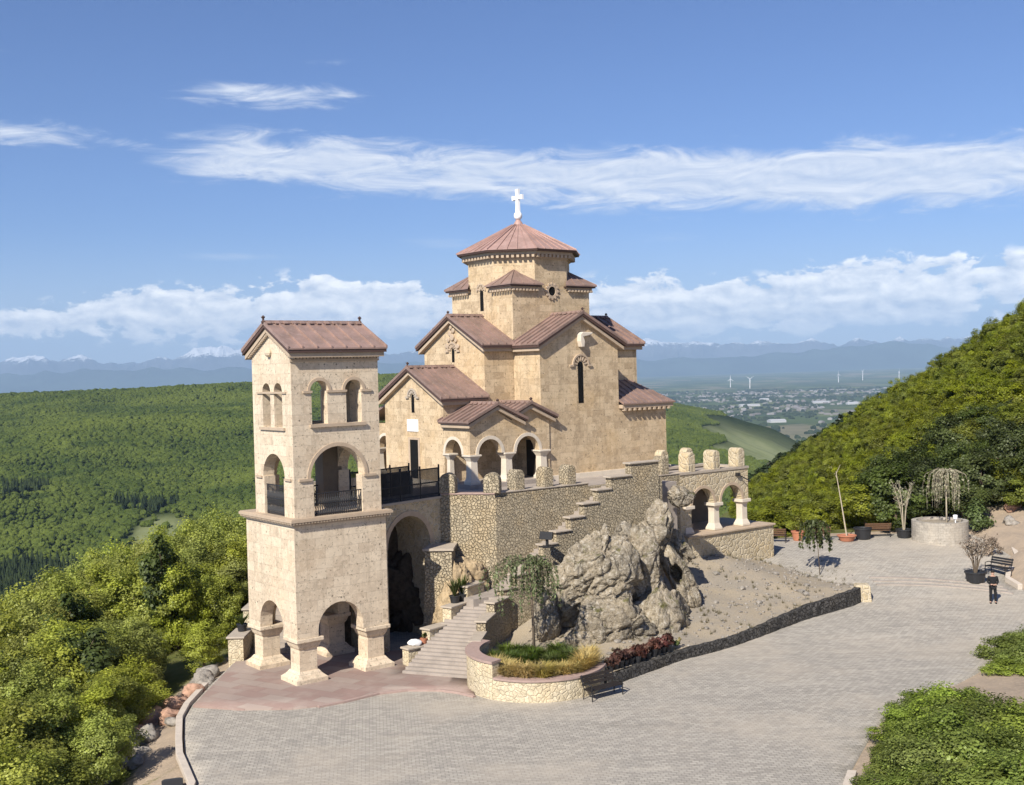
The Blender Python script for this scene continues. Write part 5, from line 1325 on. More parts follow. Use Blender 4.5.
# things on the left parapet caps
e = tag(MB().blob((0, 0, .12), .34, .24, .17, 3).build('sack', M['sack'], smooth=True), 'white sack lying on the lowest cap of the left stair parapet', 'sack'); e.location = (-4.85, 53.6, .93)
md = e.modifiers.new('folds', 'DISPLACE'); tx = bpy.data.textures.new('folds', 'CLOUDS'); tx.noise_scale = .25; md.texture = tx; md.strength = .12
e = empty('flower_pot', (-4.45, 53.95, .92), 0, 'small reddish flower pot beside the white sack', 'flower pot'); pot(e, .12, .17, .26, 'terracotta')
mesh_obj('foliage', leaf_mesh('foliage', [(0, 0, .38, .15), (.08, .03, .45, .1)], 40, .07, M['leaf_dark'], 8), e)
def spiky(loc, label, n=46, h=.85, s=1.0):
    e = empty('spiky_plant', loc, 0, label, 'plant'); g2 = random.Random(n); V, Fs, sh = [], [], []
    for i in range(n):
        a = g2.uniform(0, 6.28); o_ = Vector((math.cos(a), math.sin(a), 0)); t = g2.uniform(.15, .6); sd = Vector((-o_.y, o_.x, 0)) * .035; k = len(V)
        V += [-sd, sd, o_ * t * .5 + Vector((0, 0, h * .6)) + sd, o_ * t * .5 + Vector((0, 0, h * .6)) - sd, o_ * t + Vector((0, 0, h * g2.uniform(.7, 1.05)))]; Fs += [(k, k + 1, k + 2, k + 3), (k + 3, k + 2, k + 4)]; q = g2.uniform(.6, 1.2); sh += [q, q]
    V = [Vector(v) + Vector((0, 0, .3)) for v in V]
    me = bpy.data.meshes.new('leaves'); me.from_pydata([tuple(v) for v in V], [], Fs); at = me.attributes.new('shade', 'FLOAT', 'FACE'); at.data.foreach_set('value', np.array(sh, dtype=np.float32)); me.materials.append(M['leaf_dark'])
    mesh_obj('leaves', me, e); pot(e, .2, .26, .36, 'black_plastic'); e.scale = (s, s, s); return e
spiky((-3.05, 56.0, 2.4), 'dark spiky plant in a pot on the third cap of the left stair parapet')
spiky((-2.7, 56.45, 2.4), 'taller dark spiky plant beside the one on the third parapet cap', 40, 1.0)
spiky((-13.5, 56.1, 1.25), 'dark potted plant on the front post of the parapet left of the tower', 52, .55)
spiky((-13.2, 58.3, 2.15), 'dark potted plant on the middle post of the parapet left of the tower', 50, .55)
def floodlight(loc, rot, label, s=1.0):
    e = empty('floodlight', loc, rot, label, 'floodlight')
    m = MB(); m.loft([[(-.3, -.12, .3), (.3, -.12, .3), (.3, -.05, .62), (-.3, -.05, .62)], [(-.22, .14, .34), (.22, .14, .34), (.22, .16, .58), (-.22, .16, .58)]]); m.build('lamp_housing', M['black_plastic'], e, bevel=.02)
    m = MB(); m.box(-.05, .05, -.02, .05, 0, .34); m.box(-.25, .25, -.12, .12, -.02, .03); m.build('bracket', M['iron'], e); e.scale = (s, s, s)
floodlight((-11.9, 38.9, ground_z(-11.9, 38.9) - .32), R(20), 'black floodlight box on the ground beside the left kerb', 1.2)
floodlight((1.55, 57.05, 4.86), R(-35), 'black floodlight at the lower end of the stepped parapet', 1.25)

# loose stones and dry tufts on the gravel bank
def scatter():
    g = random.Random(77); m = MB(); n = 0; tv = []
    while n < 900:
        x, y = g.uniform(2, 20), g.uniform(50, 72)
        if not inside((x, y), SOIL): continue
        r = g.uniform(.03, .11) * (1 if g.random() < .93 else 2.2); z = soil_z(x, y)
        a = bmesh.ops.create_icosphere(m.bm, subdivisions=1, radius=r)
        for v in a['verts']: v.co = Vector((x, y, z + r * .2)) + Vector((v.co.x * g.uniform(.8, 1.3), v.co.y * g.uniform(.8, 1.3), v.co.z * .6))
        n += 1
    o = m.build('pebbles', M['grey_rock']); o['kind'] = 'stuff'
    V, Fs, sh = [], [], []; n = 0
    while n < 260:
        x, y = g.uniform(2, 20), g.uniform(50, 72)
        if not inside((x, y), SOIL) or NZ_(x, y) < .05: continue
        z = soil_z(x, y); n += 1
        for j in range(12):
            a = g.uniform(0, 6.28); h = g.uniform(.08, .26); q = g.uniform(.02, .14); b = Vector((x + g.uniform(-.08, .08), y + g.uniform(-.08, .08), z)); s = Vector((-math.sin(a), math.cos(a), 0)) * .012; k = len(V)
            V += [tuple(b - s), tuple(b + s), tuple(b + Vector((math.cos(a) * q, math.sin(a) * q, h)))]; Fs.append((k, k + 1, k + 2)); sh.append(g.uniform(.6, 1.2))
    me = bpy.data.meshes.new('dry_grass'); me.from_pydata(V, [], Fs); at = me.attributes.new('shade', 'FLOAT', 'FACE'); at.data.foreach_set('value', np.array(sh, dtype=np.float32)); me.materials.append(M['grass_dull'])
    mesh_obj('dry_grass', me)['kind'] = 'stuff'
M['grass_dull'] = foliage('grass_dull', (.20, .17, .08), .02, .2)
def NZ_(x, y): return nz(x * 1.3 + 5, y * 1.3, .6)
scatter()
# ---- the person
def person(loc, rot):
    e = empty('person', loc, rot, 'person in black clothing standing with hands held in front', 'person')
    def skin(name, verts, edges, rad, mat, sub=2, root=0):
        me = bpy.data.meshes.new(name); me.from_pydata(verts, edges, []); o = mesh_obj(name, me, e)
        md = o.modifiers.new('skin', 'SKIN'); md.use_smooth_shade = True
        for i, r in enumerate(rad): me.skin_vertices[0].data[i].radius = r if isinstance(r, tuple) else (r, r)
        me.skin_vertices[0].data[root].use_root = True
        s = o.modifiers.new('sub', 'SUBSURF'); s.levels = sub; s.render_levels = sub; me.materials.append(mat); return o
    sk = plain('skin', (.50, .31, .23), .6, .1, 5, 0)
    # body: pelvis, spine, neck, head, arms to hands, legs to ankles
    v = [(0, 0, .95), (0, .01, 1.15), (0, .01, 1.36), (0, .0, 1.50), (0, -.02, 1.62), (0, -.01, 1.72),
         (.2, .0, 1.43), (.27, .03, 1.17), (.13, -.20, 1.06), (.05, -.25, 1.08), (-.2, .0, 1.43), (-.27, .03, 1.17), (-.13, -.20, 1.06), (-.05, -.25, 1.08),
         (.1, 0, .88), (.12, -.02, .5), (.13, .02, .09), (.14, -.13, .04), (-.1, 0, .88), (-.12, -.02, .5), (-.13, .02, .09), (-.14, -.13, .04)]
    ed = [(0, 1), (1, 2), (2, 3), (3, 4), (4, 5), (2, 6), (6, 7), (7, 8), (8, 9), (2, 10), (10, 11), (11, 12), (12, 13), (0, 14), (14, 15), (15, 16), (16, 17), (0, 18), (18, 19), (19, 20), (20, 21)]
    rd = [(.15, .11), (.15, .11), (.17, .12), .055, .085, .08, .07, .05, .036, .03, .07, .05, .036, .03, .09, .06, .045, .04, .09, .06, .045, .04]
    skin('body', v, ed, rd, sk)
    cv = v[:4] + [v[6], v[7], v[8], v[10], v[11], v[12]]; cv[3] = (0, .01, 1.46); ce = [(0, 1), (1, 2), (2, 3), (2, 4), (4, 5), (5, 6), (2, 7), (7, 8), (8, 9)]
    cl = plain('black_cloth', (.014, .014, .016), .9, .2, 8, .2)
    skin('jacket', [(0, 0, .86)] + cv[1:], ce, [(.19, .14), (.18, .135), (.2, .145), .09, .09, .068, .055, .09, .068, .055], cl)
    skin('trousers', [(0, 0, .95), v[14], v[15], v[16], v[18], v[19], v[20]], [(0, 1), (1, 2), (2, 3), (0, 4), (4, 5), (5, 6)], [(.165, .125), .108, .078, .066, .108, .078, .066], cl)
    for s in (1, -1):
        skin('shoe', [(s * .13, .05, .05), (s * .135, -.05, .045), (s * .14, -.17, .04)], [(0, 1), (1, 2)], [.05, .05, .042], cl, 2)
        hv = [(s * .06, -.24, 1.075)]; he = []; hr = [.034]
        for k in range(5):
            dx = (-.02 + .012 * k); b = len(hv); hv += [(s * (.02) , -.265 + dx * .5, 1.095 - .016 * k), (s * -.025, -.26 + dx * .3, 1.09 - .016 * k)]; he += [(0, b), (b, b + 1)]; hr += [.009, .008]
        skin('hand', hv, he, hr, sk, 1)
    m = MB(); m.blob((0, .02, 1.715), .098, .108, .098, 3); o = m.build('hair', plain('hair', (.02, .016, .013), .8), e, smooth=True)
    m = MB(); m.blob((0, -.105, 1.65), .014, .022, .02, 1)
    for s in (-1, 1): m.blob((s * .086, -.0, 1.655), .012, .022, .03, 1)
    m.build('face_features', sk, e, smooth=True)
    m = MB()
    for s in (-1, 1): m.blob((s * .033, -.092, 1.675), .013, .008, .008, 1)
    m.box(-.022, .022, -.1, -.088, 1.602, 1.608); m.build('eyes_and_mouth', M['dark'], e)
person((25.75, 62.0, plz(25.75, 62.0)), R(-10))

# ================================================================== FAR COUNTRY
from mathutils import noise as NZ
def hor(px): return 370 - .025 * (px - 512)
CREST = [(-700, 402), (0, 396), (120, 391), (250, 384), (385, 376), (480, 374), (560, 382), (670, 404), (720, 413), (770, 430), (800, 446), (830, 462), (1500, 470)]
def crest(X):
    px = 512 + X * F_; y = interp(px, CREST); dc = interp(px, [(0, 1900), (385, 2100), (670, 2300), (800, 2500)])
    return dc, H - (y - hor(px)) / F_ * dc
def far_z(X, d):
    dc, zc = crest(X); px = 512 + X * F_
    zv = -108; d0 = 720
    if d <= d0: z = interp(d, [(150, -52), (260, -68), (450, -92), (d0, zv)])
    elif d <= dc: t = (d - d0) / (dc - d0); z = zv + (zc - zv) * (t ** .92)
    else: z = zc - (d - dc) * .16
    plain_z = -238
    if px > 640 and d > 1500: pass
    z = max(z, plain_z) if d > dc else z
    x = X * d
    z += (NZ.noise(Vector((x / 300, d / 420, 0))) * 30 + NZ.noise(Vector((x / 120, d / 150, 3))) * 7) * smooth(300, 900, d) * (1 - smooth(dc * .92, dc * 1.0, d)) 
    z += NZ.noise(Vector((x / 90, 7, 1))) * 2.0 * (1 - min(1, abs(d - dc) / 400))
    if d > 9000: z += smooth(14000, 22000, d) * interp(px, [(640, 10), (900, 60), (1000, 60)])
    return z
def far_terrain():
    azs = np.linspace(-33, 33, 170); ds = np.concatenate([np.linspace(150, 3000, 110), np.geomspace(3060, 31000, 66)])
    vs, pl = [], []
    for d in ds:
        for a in azs:
            X = math.tan(R(a)); dc, _ = crest(X); z = far_z(X, d); vs.append((X * d, d, z))
            px = 512 + X * F_; py = hor(px) + (H - z) / d * F_
            f = smooth(dc * 1.02, dc * 1.25, d)
            # clearing on the valley side
            q = ((X + .305) / .032) ** 2 + ((d - 800) / 70) ** 2; f = max(f, .75 * (1 - smooth(.5, 1.4, q + .5 * NZ.noise(Vector((X * d / 25, d / 25, 0))))))
            # fields on the right flank
            if px > 660 and 1400 < d < dc * 1.1: f = max(f, smooth(690, 745, px + 26 * NZ.noise(Vector((X * d / 120, d / 160, 2)))) * smooth(2300, 1900, d))
            pl.append(f)
    nx = len(azs); fs = [(j * nx + i, j * nx + i + 1, (j + 1) * nx + i + 1, (j + 1) * nx + i) for j in range(len(ds) - 1) for i in range(nx - 1)]
    me = bpy.data.meshes.new('valley'); me.from_pydata(vs, [], fs); at = me.attributes.new('open', 'FLOAT', 'POINT'); at.data.foreach_set('value', np.array(pl, dtype=np.float32))
    m, nt = material('valley_land'); pos = nt.n('ShaderNodeNewGeometry').outputs[0]
    op = nt.n('ShaderNodeAttribute', dict(attribute_name='open')).outputs[2]
    n1 = nt.noise(pos, .012, 5, .65); n2 = nt.noise(pos, .06, 4, .7); n3 = nt.noise(pos, .0009, 6, .7)
    forest = nt.mix(nt.rng(n2, .35, .65), c4(.016, .026, .008), c4(.035, .05, .014))
    st = nt.n('ShaderNodeMapping', Vector=pos, Scale=(.0016, .0007, 0)).outputs[0]
    vor = nt.n('ShaderNodeTexVoronoi', dict(voronoi_dimensions='2D'), Vector=st, Scale=2.2); cellr = nt.n('ShaderNodeSeparateColor', Color=vor.outputs[1]).outputs[0]
    fld = nt.ramp(cellr, [(0, (.085, .115, .04)), (.3, (.14, .16, .062)), (.55, (.075, .10, .04)), (.75, (.20, .18, .11)), (1, (.10, .125, .05))], 'CONSTANT')
    fld = nt.mix(nt.rng(n3, .42, .6, 0, .8), fld, c4(.05, .075, .032))
    near = nt.mix(nt.rng(n1, .4, .62), c4(.27, .29, .14), c4(.20, .225, .10))
    dist = nt.n('ShaderNodeSeparateXYZ', i0=pos).outputs[1]
    opn = nt.mix(nt.rng(dist, 2600, 4200), near, fld)
    v = nt.mix(op, forest, opn); finish(m, nt, v, 1.0, None, spec=0)
    me.materials.append(m); me.polygons.foreach_set('use_smooth', [True] * len(me.polygons))
    o = bpy.data.objects.new('terrain', me); col.objects.link(o); o['kind'] = 'structure'
far_terrain()

# wooded slopes: one mass of tree crowns instanced on points
def forest(name, pts, scl, mat, r=3.2, cone=False):
    me = bpy.data.meshes.new(name); me.from_pydata(pts, [], []); at = me.attributes.new('size', 'FLOAT', 'POINT'); at.data.foreach_set('value', np.array(scl, dtype=np.float32))
    o = bpy.data.objects.new(name, me); col.objects.link(o); o['kind'] = 'stuff'
    ng = bpy.data.node_groups.new(name, 'GeometryNodeTree'); ng.interface.new_socket('Geometry', in_out='INPUT', socket_type='NodeSocketGeometry'); ng.interface.new_socket('Geometry', in_out='OUTPUT', socket_type='NodeSocketGeometry')
    t = NT(ng); gi = ng.nodes.new('NodeGroupInput'); go = ng.nodes.new('NodeGroupOutput')
    if cone:
        cnode = t.n('GeometryNodeMeshCone', Vertices=7, Side_Segments=4, Radius_Bottom=r * .55, Depth=r * 3.2); geo = cnode.outputs[0]
    else: geo = t.n('GeometryNodeMeshIcoSphere', Radius=r, Subdivisions=3).outputs[0]
    nzn = t.n('ShaderNodeTexNoise', Scale=.42, Detail=3.0, Roughness=.7)
    off = t.n('ShaderNodeVectorMath', dict(operation='SCALE'), i0=t.n('ShaderNodeVectorMath', dict(operation='SUBTRACT'), i0=nzn.outputs[1], i1=(.5, .5, .5)).outputs[0], Scale=r * (1.5 if not cone else .8)).outputs[0]
    sp_ = t.n('GeometryNodeSetPosition', Geometry=geo, Offset=off).outputs[0]
    smn = t.n('GeometryNodeSetMaterial', Geometry=sp_, Material=mat).outputs[0]
    rv = t.n('FunctionNodeRandomValue', dict(data_type='FLOAT_VECTOR'), Max=(0.0, 0.0, 6.28) if cone else (.4, .4, 6.28)).outputs[0]
    at_ = t.n('GeometryNodeInputNamedAttribute', dict(data_type='FLOAT'), Name='size').outputs[0]
    inst = t.n('GeometryNodeInstanceOnPoints', Instance=smn, Rotation=rv, Scale=at_)
    ng.links.new(gi.outputs[0], inst.inputs['Points']); ng.links.new(inst.outputs[0], go.inputs[0])
    md = o.modifiers.new('crowns', 'NODES'); md.node_group = ng
    return o
def far_leaf(name, c, c2):
    m, nt = material(name); oi = nt.n('ShaderNodeObjectInfo').outputs['Random']; pos = nt.n('ShaderNodeNewGeometry').outputs[0]
    n1 = nt.noise(pos, .005, 4, .6); n2 = nt.noise(pos, .9, 3, .7)
    v = nt.mix(oi, c4(*c), c4(*c2)); v = nt.mix(nt.rng(n1, .38, .62, 0, .75), v, c4(c2[0] * 1.5, c2[1] * 1.4, c2[2] * 1.3)); v = nt.mix(nt.rng(nt.noise(pos, .018, 4, .65), .55, .68, 0, .6), v, c4(c[0] * .6, c[1] * .7, c[2] * .9)); v = nt.mix(nt.rng(n2, .45, .7, 0, .5), v, c4(*[x * .45 for x in c]))  # broad lighter patches put the shading of the hill folds into the colour
    return finish(m, nt, v, 1.0, None, spec=.05)
M['far_wood'] = far_leaf('far_wood', (.042, .064, .014), (.082, .108, .022)); M['far_conifer'] = far_leaf('far_conifer', (.018, .030, .014), (.032, .046, .018))
gq = np.random.default_rng(5); P1, S1, P2, S2 = [], [], [], []
for _ in range(190000):
    d = math.sqrt(gq.uniform(480 ** 2, 2550 ** 2)); X = gq.uniform(-.50, .30)
    dc, zc = crest(X); px = 512 + X * F_
    if d > dc * 1.08 or (430 < px < 640 ): continue
    z = far_z(X, d)
    if px > 680 and d > 1400 and smooth(690, 745, px + 26 * NZ.noise(Vector((X * d / 120, d / 160, 2)))) > .35: continue
    q = ((X + .305) / .034) ** 2 + ((d - 800) / 75) ** 2
    nn = NZ.noise(Vector((X * d / 25, d / 25, 0)))
    if q + .5 * nn < 1.15 and gq.random() > .06: continue
    py = hor(px) + (H - z) / d * F_
    dark = (px < 140 + 20 * nn and 565 + 12 * nn < py) or (0 < px < 45 and 488 < py < 500 and nn > -.05) or (110 < px < 175 and 503 < py < 516 and nn > .0) or (d < 700 and px < 240 and py > 528)
    if dark: P2.append((X * d, d, z + 3)); S2.append(gq.uniform(.7, 1.25))
    else: P1.append((X * d, d, z + 1.5)); S1.append(gq.uniform(.5, 1.25) * (1.1 + .7 * NZ.noise(Vector((X * d / 60, d / 60, 4)))) + (1.0 if gq.random() < .02 else 0))
forest('distant_forest', P1, S1, M['far_wood'], 2.25); forest('distant_conifer_wood', P2, S2, M['far_conifer'], 2.3, True)

# ---- plain: town, larger sheds and wind turbines
def town():
    g = random.Random(12); bm = MB(); n = 0
    while n < 750:
        d = math.sqrt(g.uniform(4700 ** 2, 10500 ** 2)); X = g.uniform(.10, .40); k = NZ.noise(Vector((X * 22, d / 700, 5)))
        if k < g.uniform(-.15, .35): continue
        w, l, h = g.uniform(5, 13), g.uniform(6, 16), g.uniform(4, 9); x, z = X * d, far_z(X, d); a = g.uniform(0, 3.1); ca, sa = math.cos(a), math.sin(a)
        T = lambda u, v, zz: (x + u * ca - v * sa, d + u * sa + v * ca, z + zz)
        bm.loft([[T(-w, -l, -1), T(w, -l, -1), T(w, -l, h), T(0, -l, h + 3), T(-w, -l, h)], [T(-w, l, -1), T(w, l, -1), T(w, l, h), T(0, l, h + 3), T(-w, l, h)]]); n += 1
    m, nt = material('town_walls'); pos = nt.n('ShaderNodeNewGeometry').outputs[0]; v = nt.mix(nt.rng(nt.noise(pos, .01, 2), .4, .6), c4(.30, .29, .28), c4(.20, .18, .165)); finish(m, nt, v, .9); M['town'] = m
    o = bm.build('town', m); o['kind'] = 'stuff'
    # orchards and tree rows between the houses
    P, S = [], []
    for _ in range(9000):
        d = math.sqrt(g.uniform(3000 ** 2, 11000 ** 2)); X = g.uniform(.09, .42)
        if NZ.noise(Vector((X * 30, d / 420, 9))) < .05 + g.uniform(-.1, .25): continue
        P.append((X * d, d, far_z(X, d) + 2)); S.append(g.uniform(1.5, 4.0))
    forest('plain_trees', P, S, M['far_conifer'])
    wm = plain('shed_white', (.5, .5, .5), .7, .05, .1, 0)
    for i, (px, py, w, l, lb) in enumerate(((749, 406, 60, 22, 'longest white shed in the town on the plain'), (776, 422, 34, 24, 'white building nearest to the wooded hill edge on the plain'), (764, 400, 30, 16, 'white shed behind the longest one on the plain'), (820, 403, 52, 18, 'long pale shed in the right half of the town'), (853, 404, 40, 16, 'pale shed close to the right hillside on the plain'))):
        X = (px - 512) / F_; d = 250 * F_ / (py - hor(px)); e = empty('shed', (X * d, d, far_z(X, d)), .15, lb, 'shed')
        m = MB(); m.box(-w, w, -l, l, -2, 9); m.build('wall', wm, e); m = MB(); m.prism([(-l - 1, 9.02), (l + 1, 9.02), (0, 14)], -w - 1, w + 1, fax('u')); m.build('roof', wm, e)
    for i, (px, py, top, lb) in enumerate(((730.6, 387.5, 379.5, 'leftmost white wind turbine, beside the church roof'), (750, 388.5, 379, 'second white wind turbine close to the leftmost one'), (838.7, 382.5, 374.5, 'white wind turbine left of the tallest-looking one'), (863, 380.5, 371.5, 'white wind turbine in the middle of the right three'), (899.4, 380, 372, 'white wind turbine nearest the wooded hillside'))):
        X = (px - 512) / F_; d = 9000
        while H - (py - hor(px)) / F_ * d > far_z(X, d) and d < 22000: d += 100
        hgt = (py - top) / F_ * d; z = far_z(X, d)
        e = empty('wind_turbine', (X * d, d, z), .3 * i, lb, 'wind turbine'); m = MB(); m.tube([(0, 0, -3), (0, 0, hgt)], 4.2, 2.6, 8); m.build('tower', M['white'], e)
        m = MB(); m.box(-2.6, 2.6, -5, 8, hgt - 2, hgt + 3); m.build('nacelle', M['white'], e)
        for k in range(3):
            a = 2.094 * k + i; m = MB(); tip = Vector((math.sin(a), 0, math.cos(a))); pr = Vector((math.cos(a), 0, -math.sin(a))); c = Vector((0, -6.5, hgt + .5)); L_ = hgt * .5
            m.loft([[c - pr * 2 - Vector((0, .8, 0)), c + pr * 2 - Vector((0, .8, 0)), c + pr * 2 + Vector((0, .8, 0)), c - pr * 2 + Vector((0, .8, 0))], [c + tip * L_ * .3 + pr * q + Vector((0, w_, 0)) for q, w_ in ((-2.6, -.6), (2.6, -.6), (2.6, .6), (-2.6, .6))], [c + tip * L_ + pr * q + Vector((0, w_, 0)) for q, w_ in ((-.6, -.3), (.6, -.3), (.6, .3), (-.6, .3))]]); m.build('blade', M['white'], e)
town()
# ---- mountain ranges
def mountains(name, d, prof, rough, snow, seed, depth, c):
    azs = np.linspace(-31, 31, 900); rows = 26; vs = []
    for j in range(rows):
        t = j / (rows - 1); dd = d + depth * t
        for a in azs:
            X = math.tan(R(a)); px = 512 + X * F_; e = interp(px, prof)
            nse = NZ.ridged_multi_fractal(Vector((X * 26 + seed, t * 1.7, seed)), 1.0, 2.1, 6, 1.0, 2.0)
            k = math.sin(math.pi * min(1, t * 1.35) / 2) ** 1.1 if t < .74 else 1 - (t - .74) * 1.2
            el_ = (e + (nse - 1.1) * rough) * k
            vs.append((X * dd, dd, -235 + (H + 235 + el_ / F_ * d) * max(0, k) + el_ / F_ * d * 0))
    nx = len(azs); fs = [(j * nx + i, j * nx + i + 1, (j + 1) * nx + i + 1, (j + 1) * nx + i) for j in range(rows - 1) for i in range(nx - 1)]
    me = bpy.data.meshes.new(name); me.from_pydata(vs, [], fs); m, nt = material(name + '_rock'); pos = nt.n('ShaderNodeNewGeometry').outputs[0]; z = nt.n('ShaderNodeSeparateXYZ', i0=pos).outputs[2]
    n1 = nt.noise(pos, .0006, 6, .7); v = nt.mix(nt.rng(n1, .4, .6), c4(*c), c4(*[x * .6 for x in c]))
    if snow: 
        s = nt.rng(nt.math('ADD', z, nt.math('MULTIPLY', nt.math('SUBTRACT', nt.noise(pos, .0035, 7, .8), .5), 900)), snow - 50, snow + 50); v = nt.mix(nt.math('MULTIPLY', s, .8), v, c4(.9, .92, .95))
    finish(m, nt, v, 1.0, spec=0); me.materials.append(m); o = bpy.data.objects.new(name, me); col.objects.link(o); o['kind'] = 'structure'
mountains('mountains', 27000, [(-300, 9), (0, 9), (120, 12), (250, 10), (400, 12), (560, 9), (640, 8), (700, 9), (765, 11), (830, 14), (860, 18), (890, 21), (940, 15), (1024, 12), (1400, 12)], 4.0, None, 3.3, 3500, (.05, .07, .05))
mountains('snow_mountains', 33000, [(-300, 22), (0, 25), (30, 28), (60, 20), (80, 25), (110, 17), (150, 18), (185, 25), (212, 35), (235, 29), (255, 23), (380, 20), (560, 18), (640, 28), (655, 31), (680, 25), (760, 21), (800, 25), (830, 23), (900, 22), (1024, 20), (1400, 20)], 9.0, 690, 8.1, 5000, (.10, .10, .11))
# ---- air
hz = MB(); hz.box(-30000, 30000, -200, 39500, -300, 1350); ho = hz.build('haze', None); ho['kind'] = 'stuff'
m, nt = material('air'); vo = nt.n('ShaderNodeVolumePrincipled', Color=c4(.50, .72, 1.0), Density=HAZE, Anisotropy=-.1); o_ = nt.n('ShaderNodeOutputMaterial'); nt.t.links.new(vo.outputs[0], o_.inputs['Volume'])
ho.data.materials.append(m); ho.display_type = 'WIRE'
# ================================================================== LIGHT, SKY, CAMERA
SUN_EL = R(38)
sun_dir = Vector((-.454, -.891, 0)).normalized() * math.cos(SUN_EL) + Vector((0, 0, math.sin(SUN_EL)))
sl = bpy.data.lights.new('sun', 'SUN'); sl.energy = 4.9; sl.angle = R(.53); sl.color = (1, .93, .82)
so = bpy.data.objects.new('sun', sl); col.objects.link(so); so.location = (0, -30, 80)
so.rotation_euler = (-sun_dir).to_track_quat('-Z', 'Y').to_euler()

W = bpy.data.worlds.new('World'); sc.world = W; W.use_nodes = True
W.node_tree.nodes.clear(); nt = NT(W.node_tree)
sky = nt.n('ShaderNodeTexSky', dict(sky_type='NISHITA', sun_disc=False, sun_elevation=SUN_EL, sun_rotation=math.atan2(sun_dir.x, sun_dir.y), altitude=800.0, air_density=1.0, dust_density=.6, ozone_density=3.0)).outputs[0]
dirv = nt.n('ShaderNodeTexCoord').outputs['Generated']
sp = nt.n('ShaderNodeSeparateXYZ', i0=nt.n('ShaderNodeVectorMath', dict(operation='NORMALIZE'), i0=dirv).outputs[0])
az = nt.math('MULTIPLY', nt.math('ARCTAN2', sp.outputs[0], sp.outputs[1]), 57.2958)
el = nt.math('MULTIPLY', nt.math('ARCSINE', sp.outputs[2]), 57.2958)
def cloudvec(sx, sy, oz=0.0):
    return nt.n('ShaderNodeCombineXYZ', i0=nt.math('MULTIPLY', az, sx), i1=nt.math('MULTIPLY', el, sy), i2=oz).outputs[0]
def bump(a0, e0, wa, we, amp):
    """soft elliptical patch of cloud cover centred at azimuth a0, elevation e0 (degrees)"""
    da = nt.math('DIVIDE', nt.math('SUBTRACT', az, a0), wa); de = nt.math('DIVIDE', nt.math('SUBTRACT', el, e0), we)
    d2 = nt.math('ADD', nt.math('MULTIPLY', da, da), nt.math('MULTIPLY', de, de))
    return nt.math('MULTIPLY', nt.math('POWER', 2.718, nt.math('MULTIPLY', d2, -1.0)), amp)
def total(bs):
    s = bs[0]
    for b in bs[1:]: s = nt.math('ADD', s, b)
    return s
# stretched mid-level band
def layer(cover, sx, sy, off, lo, hi, detail=7, rough=.62, dist=.6, namp=1.0, shift=(0, .35)):
    n0 = nt.noise(cloudvec(sx, sy, off), 1.0, detail, rough, dist)
    v2 = nt.n('ShaderNodeVectorMath', dict(operation='ADD'), i0=cloudvec(sx, sy, off), i1=(shift[0], shift[1], 0)).outputs[0]
    n1 = nt.noise(v2, 1.0, detail, rough, dist)
    d = nt.math('ADD', nt.math('MULTIPLY', nt.math('SUBTRACT', n0, .5), namp), cover)
    m = nt.math('MULTIPLY', nt.rng(d, lo, hi), nt.rng(cover, .10, .30))
    lit = nt.math('ADD', nt.math('MULTIPLY', nt.math('SUBTRACT', n0, n1), 2.6), .5, True)
    return m, lit, d
band = total([bump(-8.5, 10.3, 8.0, 1.5, .66), bump(-13.0, 10.6, 3.5, 1.2, .25), bump(3.0, 9.4, 8, 1.2, .60), bump(12, 8.9, 9, 1.5, .70), bump(22, 8.5, 9, 1.7, .68), bump(-11.8, 13.4, 5.2, .62, .60), bump(-8.0, 14.9, 2.5, .3, .22), bump(-25.5, 8.6, 2.0, .4, .25), bump(-23.5, 11.3, 3.8, .62, .68), bump(-18.2, 11.0, 1.4, .25, .3)])
m1, lit1, d1 = layer(band, .26, 1.05, 3.0, .22, .80, 9, .64, .8, 1.5, (.06, .22))
veil = total([bump(-3.2, 6.3, 3.6, .55, .42), bump(7.5, 6.3, 3.8, .5, .40), bump(-13, 5.8, 5, .3, .40), bump(-24, 14.6, 4, .4, .28), bump(0, 3.0, 40, 1.6, .34)])
m3, lit3, d3 = layer(veil, .10, .75, 9.0, .22, .75, 7, .62, .8, 1.0)
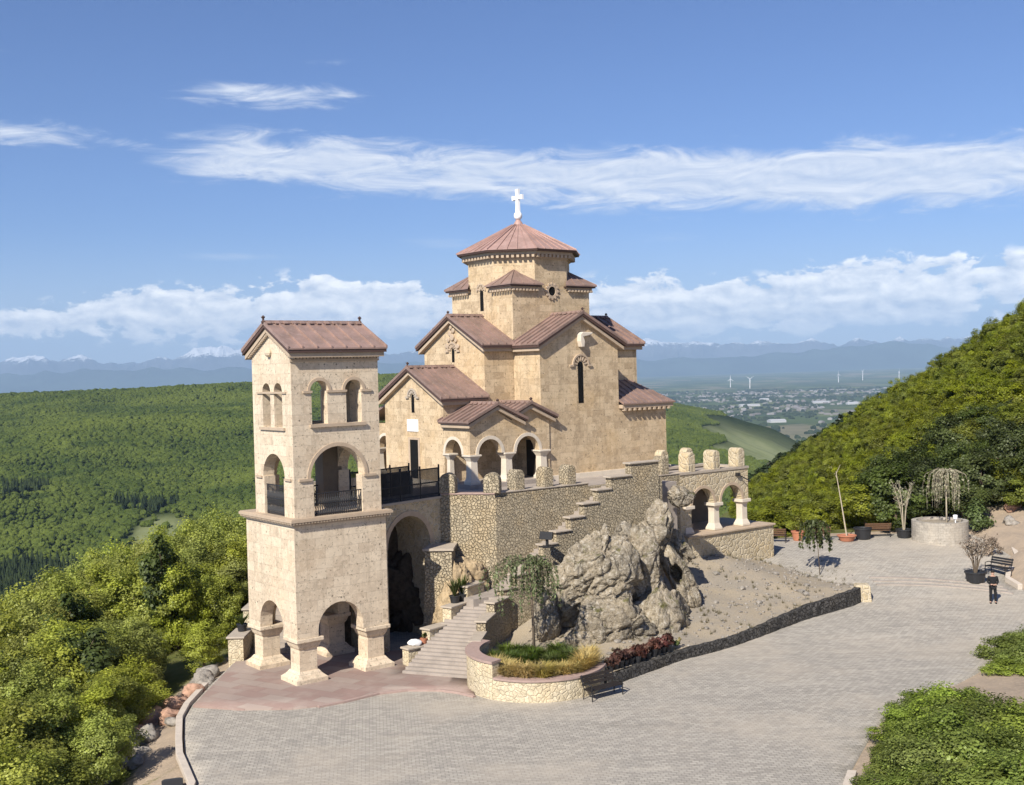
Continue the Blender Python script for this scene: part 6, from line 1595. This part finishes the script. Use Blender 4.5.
low = total([bump(-9.0, 3.9, 3.2, 1.25, .62), bump(-4.5, 3.4, 3, 1.0, .5), bump(-15.2, 3.6, 3.4, .95, .55), bump(-19.2, 3.3, 3.4, .8, .46), bump(-24.5, 2.6, 3.5, .6, .38), bump(-12, 2.2, 12, .9, .40), bump(6.5, 3.4, 4.0, 1.3, .62), bump(12.5, 3.1, 4.0, .9, .52), bump(17.5, 3.6, 4.0, 1.35, .64), bump(24, 3.7, 4, 1.2, .55), bump(14, 2.0, 14, .8, .42)])
m2, lit2, d2 = layer(low, .60, 1.1, 21.0, .27, .42, 10, .58, .25, 1.8, (.20, .36))
def ccol(lit, lo, hi): return nt.mix(lit, c4(*lo), c4(*hi))
sky = nt.mix(1.0, sky, c4(.56, .645, .88), 'MULTIPLY')
sky = nt.mix(nt.rng(el, 0, 7.5, .62, 0), sky, c4(4.7, 5.7, 7.3))
sky = nt.mix(nt.math('MULTIPLY', m3, .62), sky, c4(6.0, 6.7, 7.9))
sky = nt.mix(nt.math('MULTIPLY', m1, .88), sky, ccol(lit1, (4.6, 5.4, 6.9), (7.9, 8.1, 8.5)))
sky = nt.mix(nt.math('MULTIPLY', m2, nt.rng(el, .4, 2.4, .30, .97)), sky, ccol(lit2, (5.4, 6.1, 7.3), (11.0, 10.9, 10.7)))
BG = .091
bg = nt.n('ShaderNodeBackground', Color=sky, Strength=BG)
ow = nt.n('ShaderNodeOutputWorld'); nt.t.links.new(bg.outputs[0], ow.inputs[0])

cam = bpy.data.cameras.new('camera'); co = bpy.data.objects.new('camera', cam); col.objects.link(co); sc.camera = co
F_PX, ROLL, PITCH = 1150.0, .025, 22.5 / 1150
cam.sensor_width = 36; cam.lens = 36 * F_PX / 1024; cam.clip_start = .5; cam.clip_end = 250000
fw = Vector((0, math.cos(PITCH), -math.sin(PITCH))); up = Vector((0, math.sin(PITCH), math.cos(PITCH))); rt = Vector((1, 0, 0))
r2 = rt * math.cos(ROLL) - up * math.sin(ROLL); u2 = up * math.cos(ROLL) + rt * math.sin(ROLL)
co.matrix_world = Matrix(((r2.x, u2.x, -fw.x, 0), (r2.y, u2.y, -fw.y, 0), (r2.z, u2.z, -fw.z, H), (0, 0, 0, 1)))
vs = sc.view_settings; vs.view_transform = 'Standard'; vs.look = 'None'; vs.gamma = 1; vs.exposure = .48; vs.use_curve_mapping = False
sc.render.engine = 'CYCLES'; sc.cycles.use_denoising = True
sc.cycles.max_bounces = 6; sc.cycles.transparent_max_bounces = 8
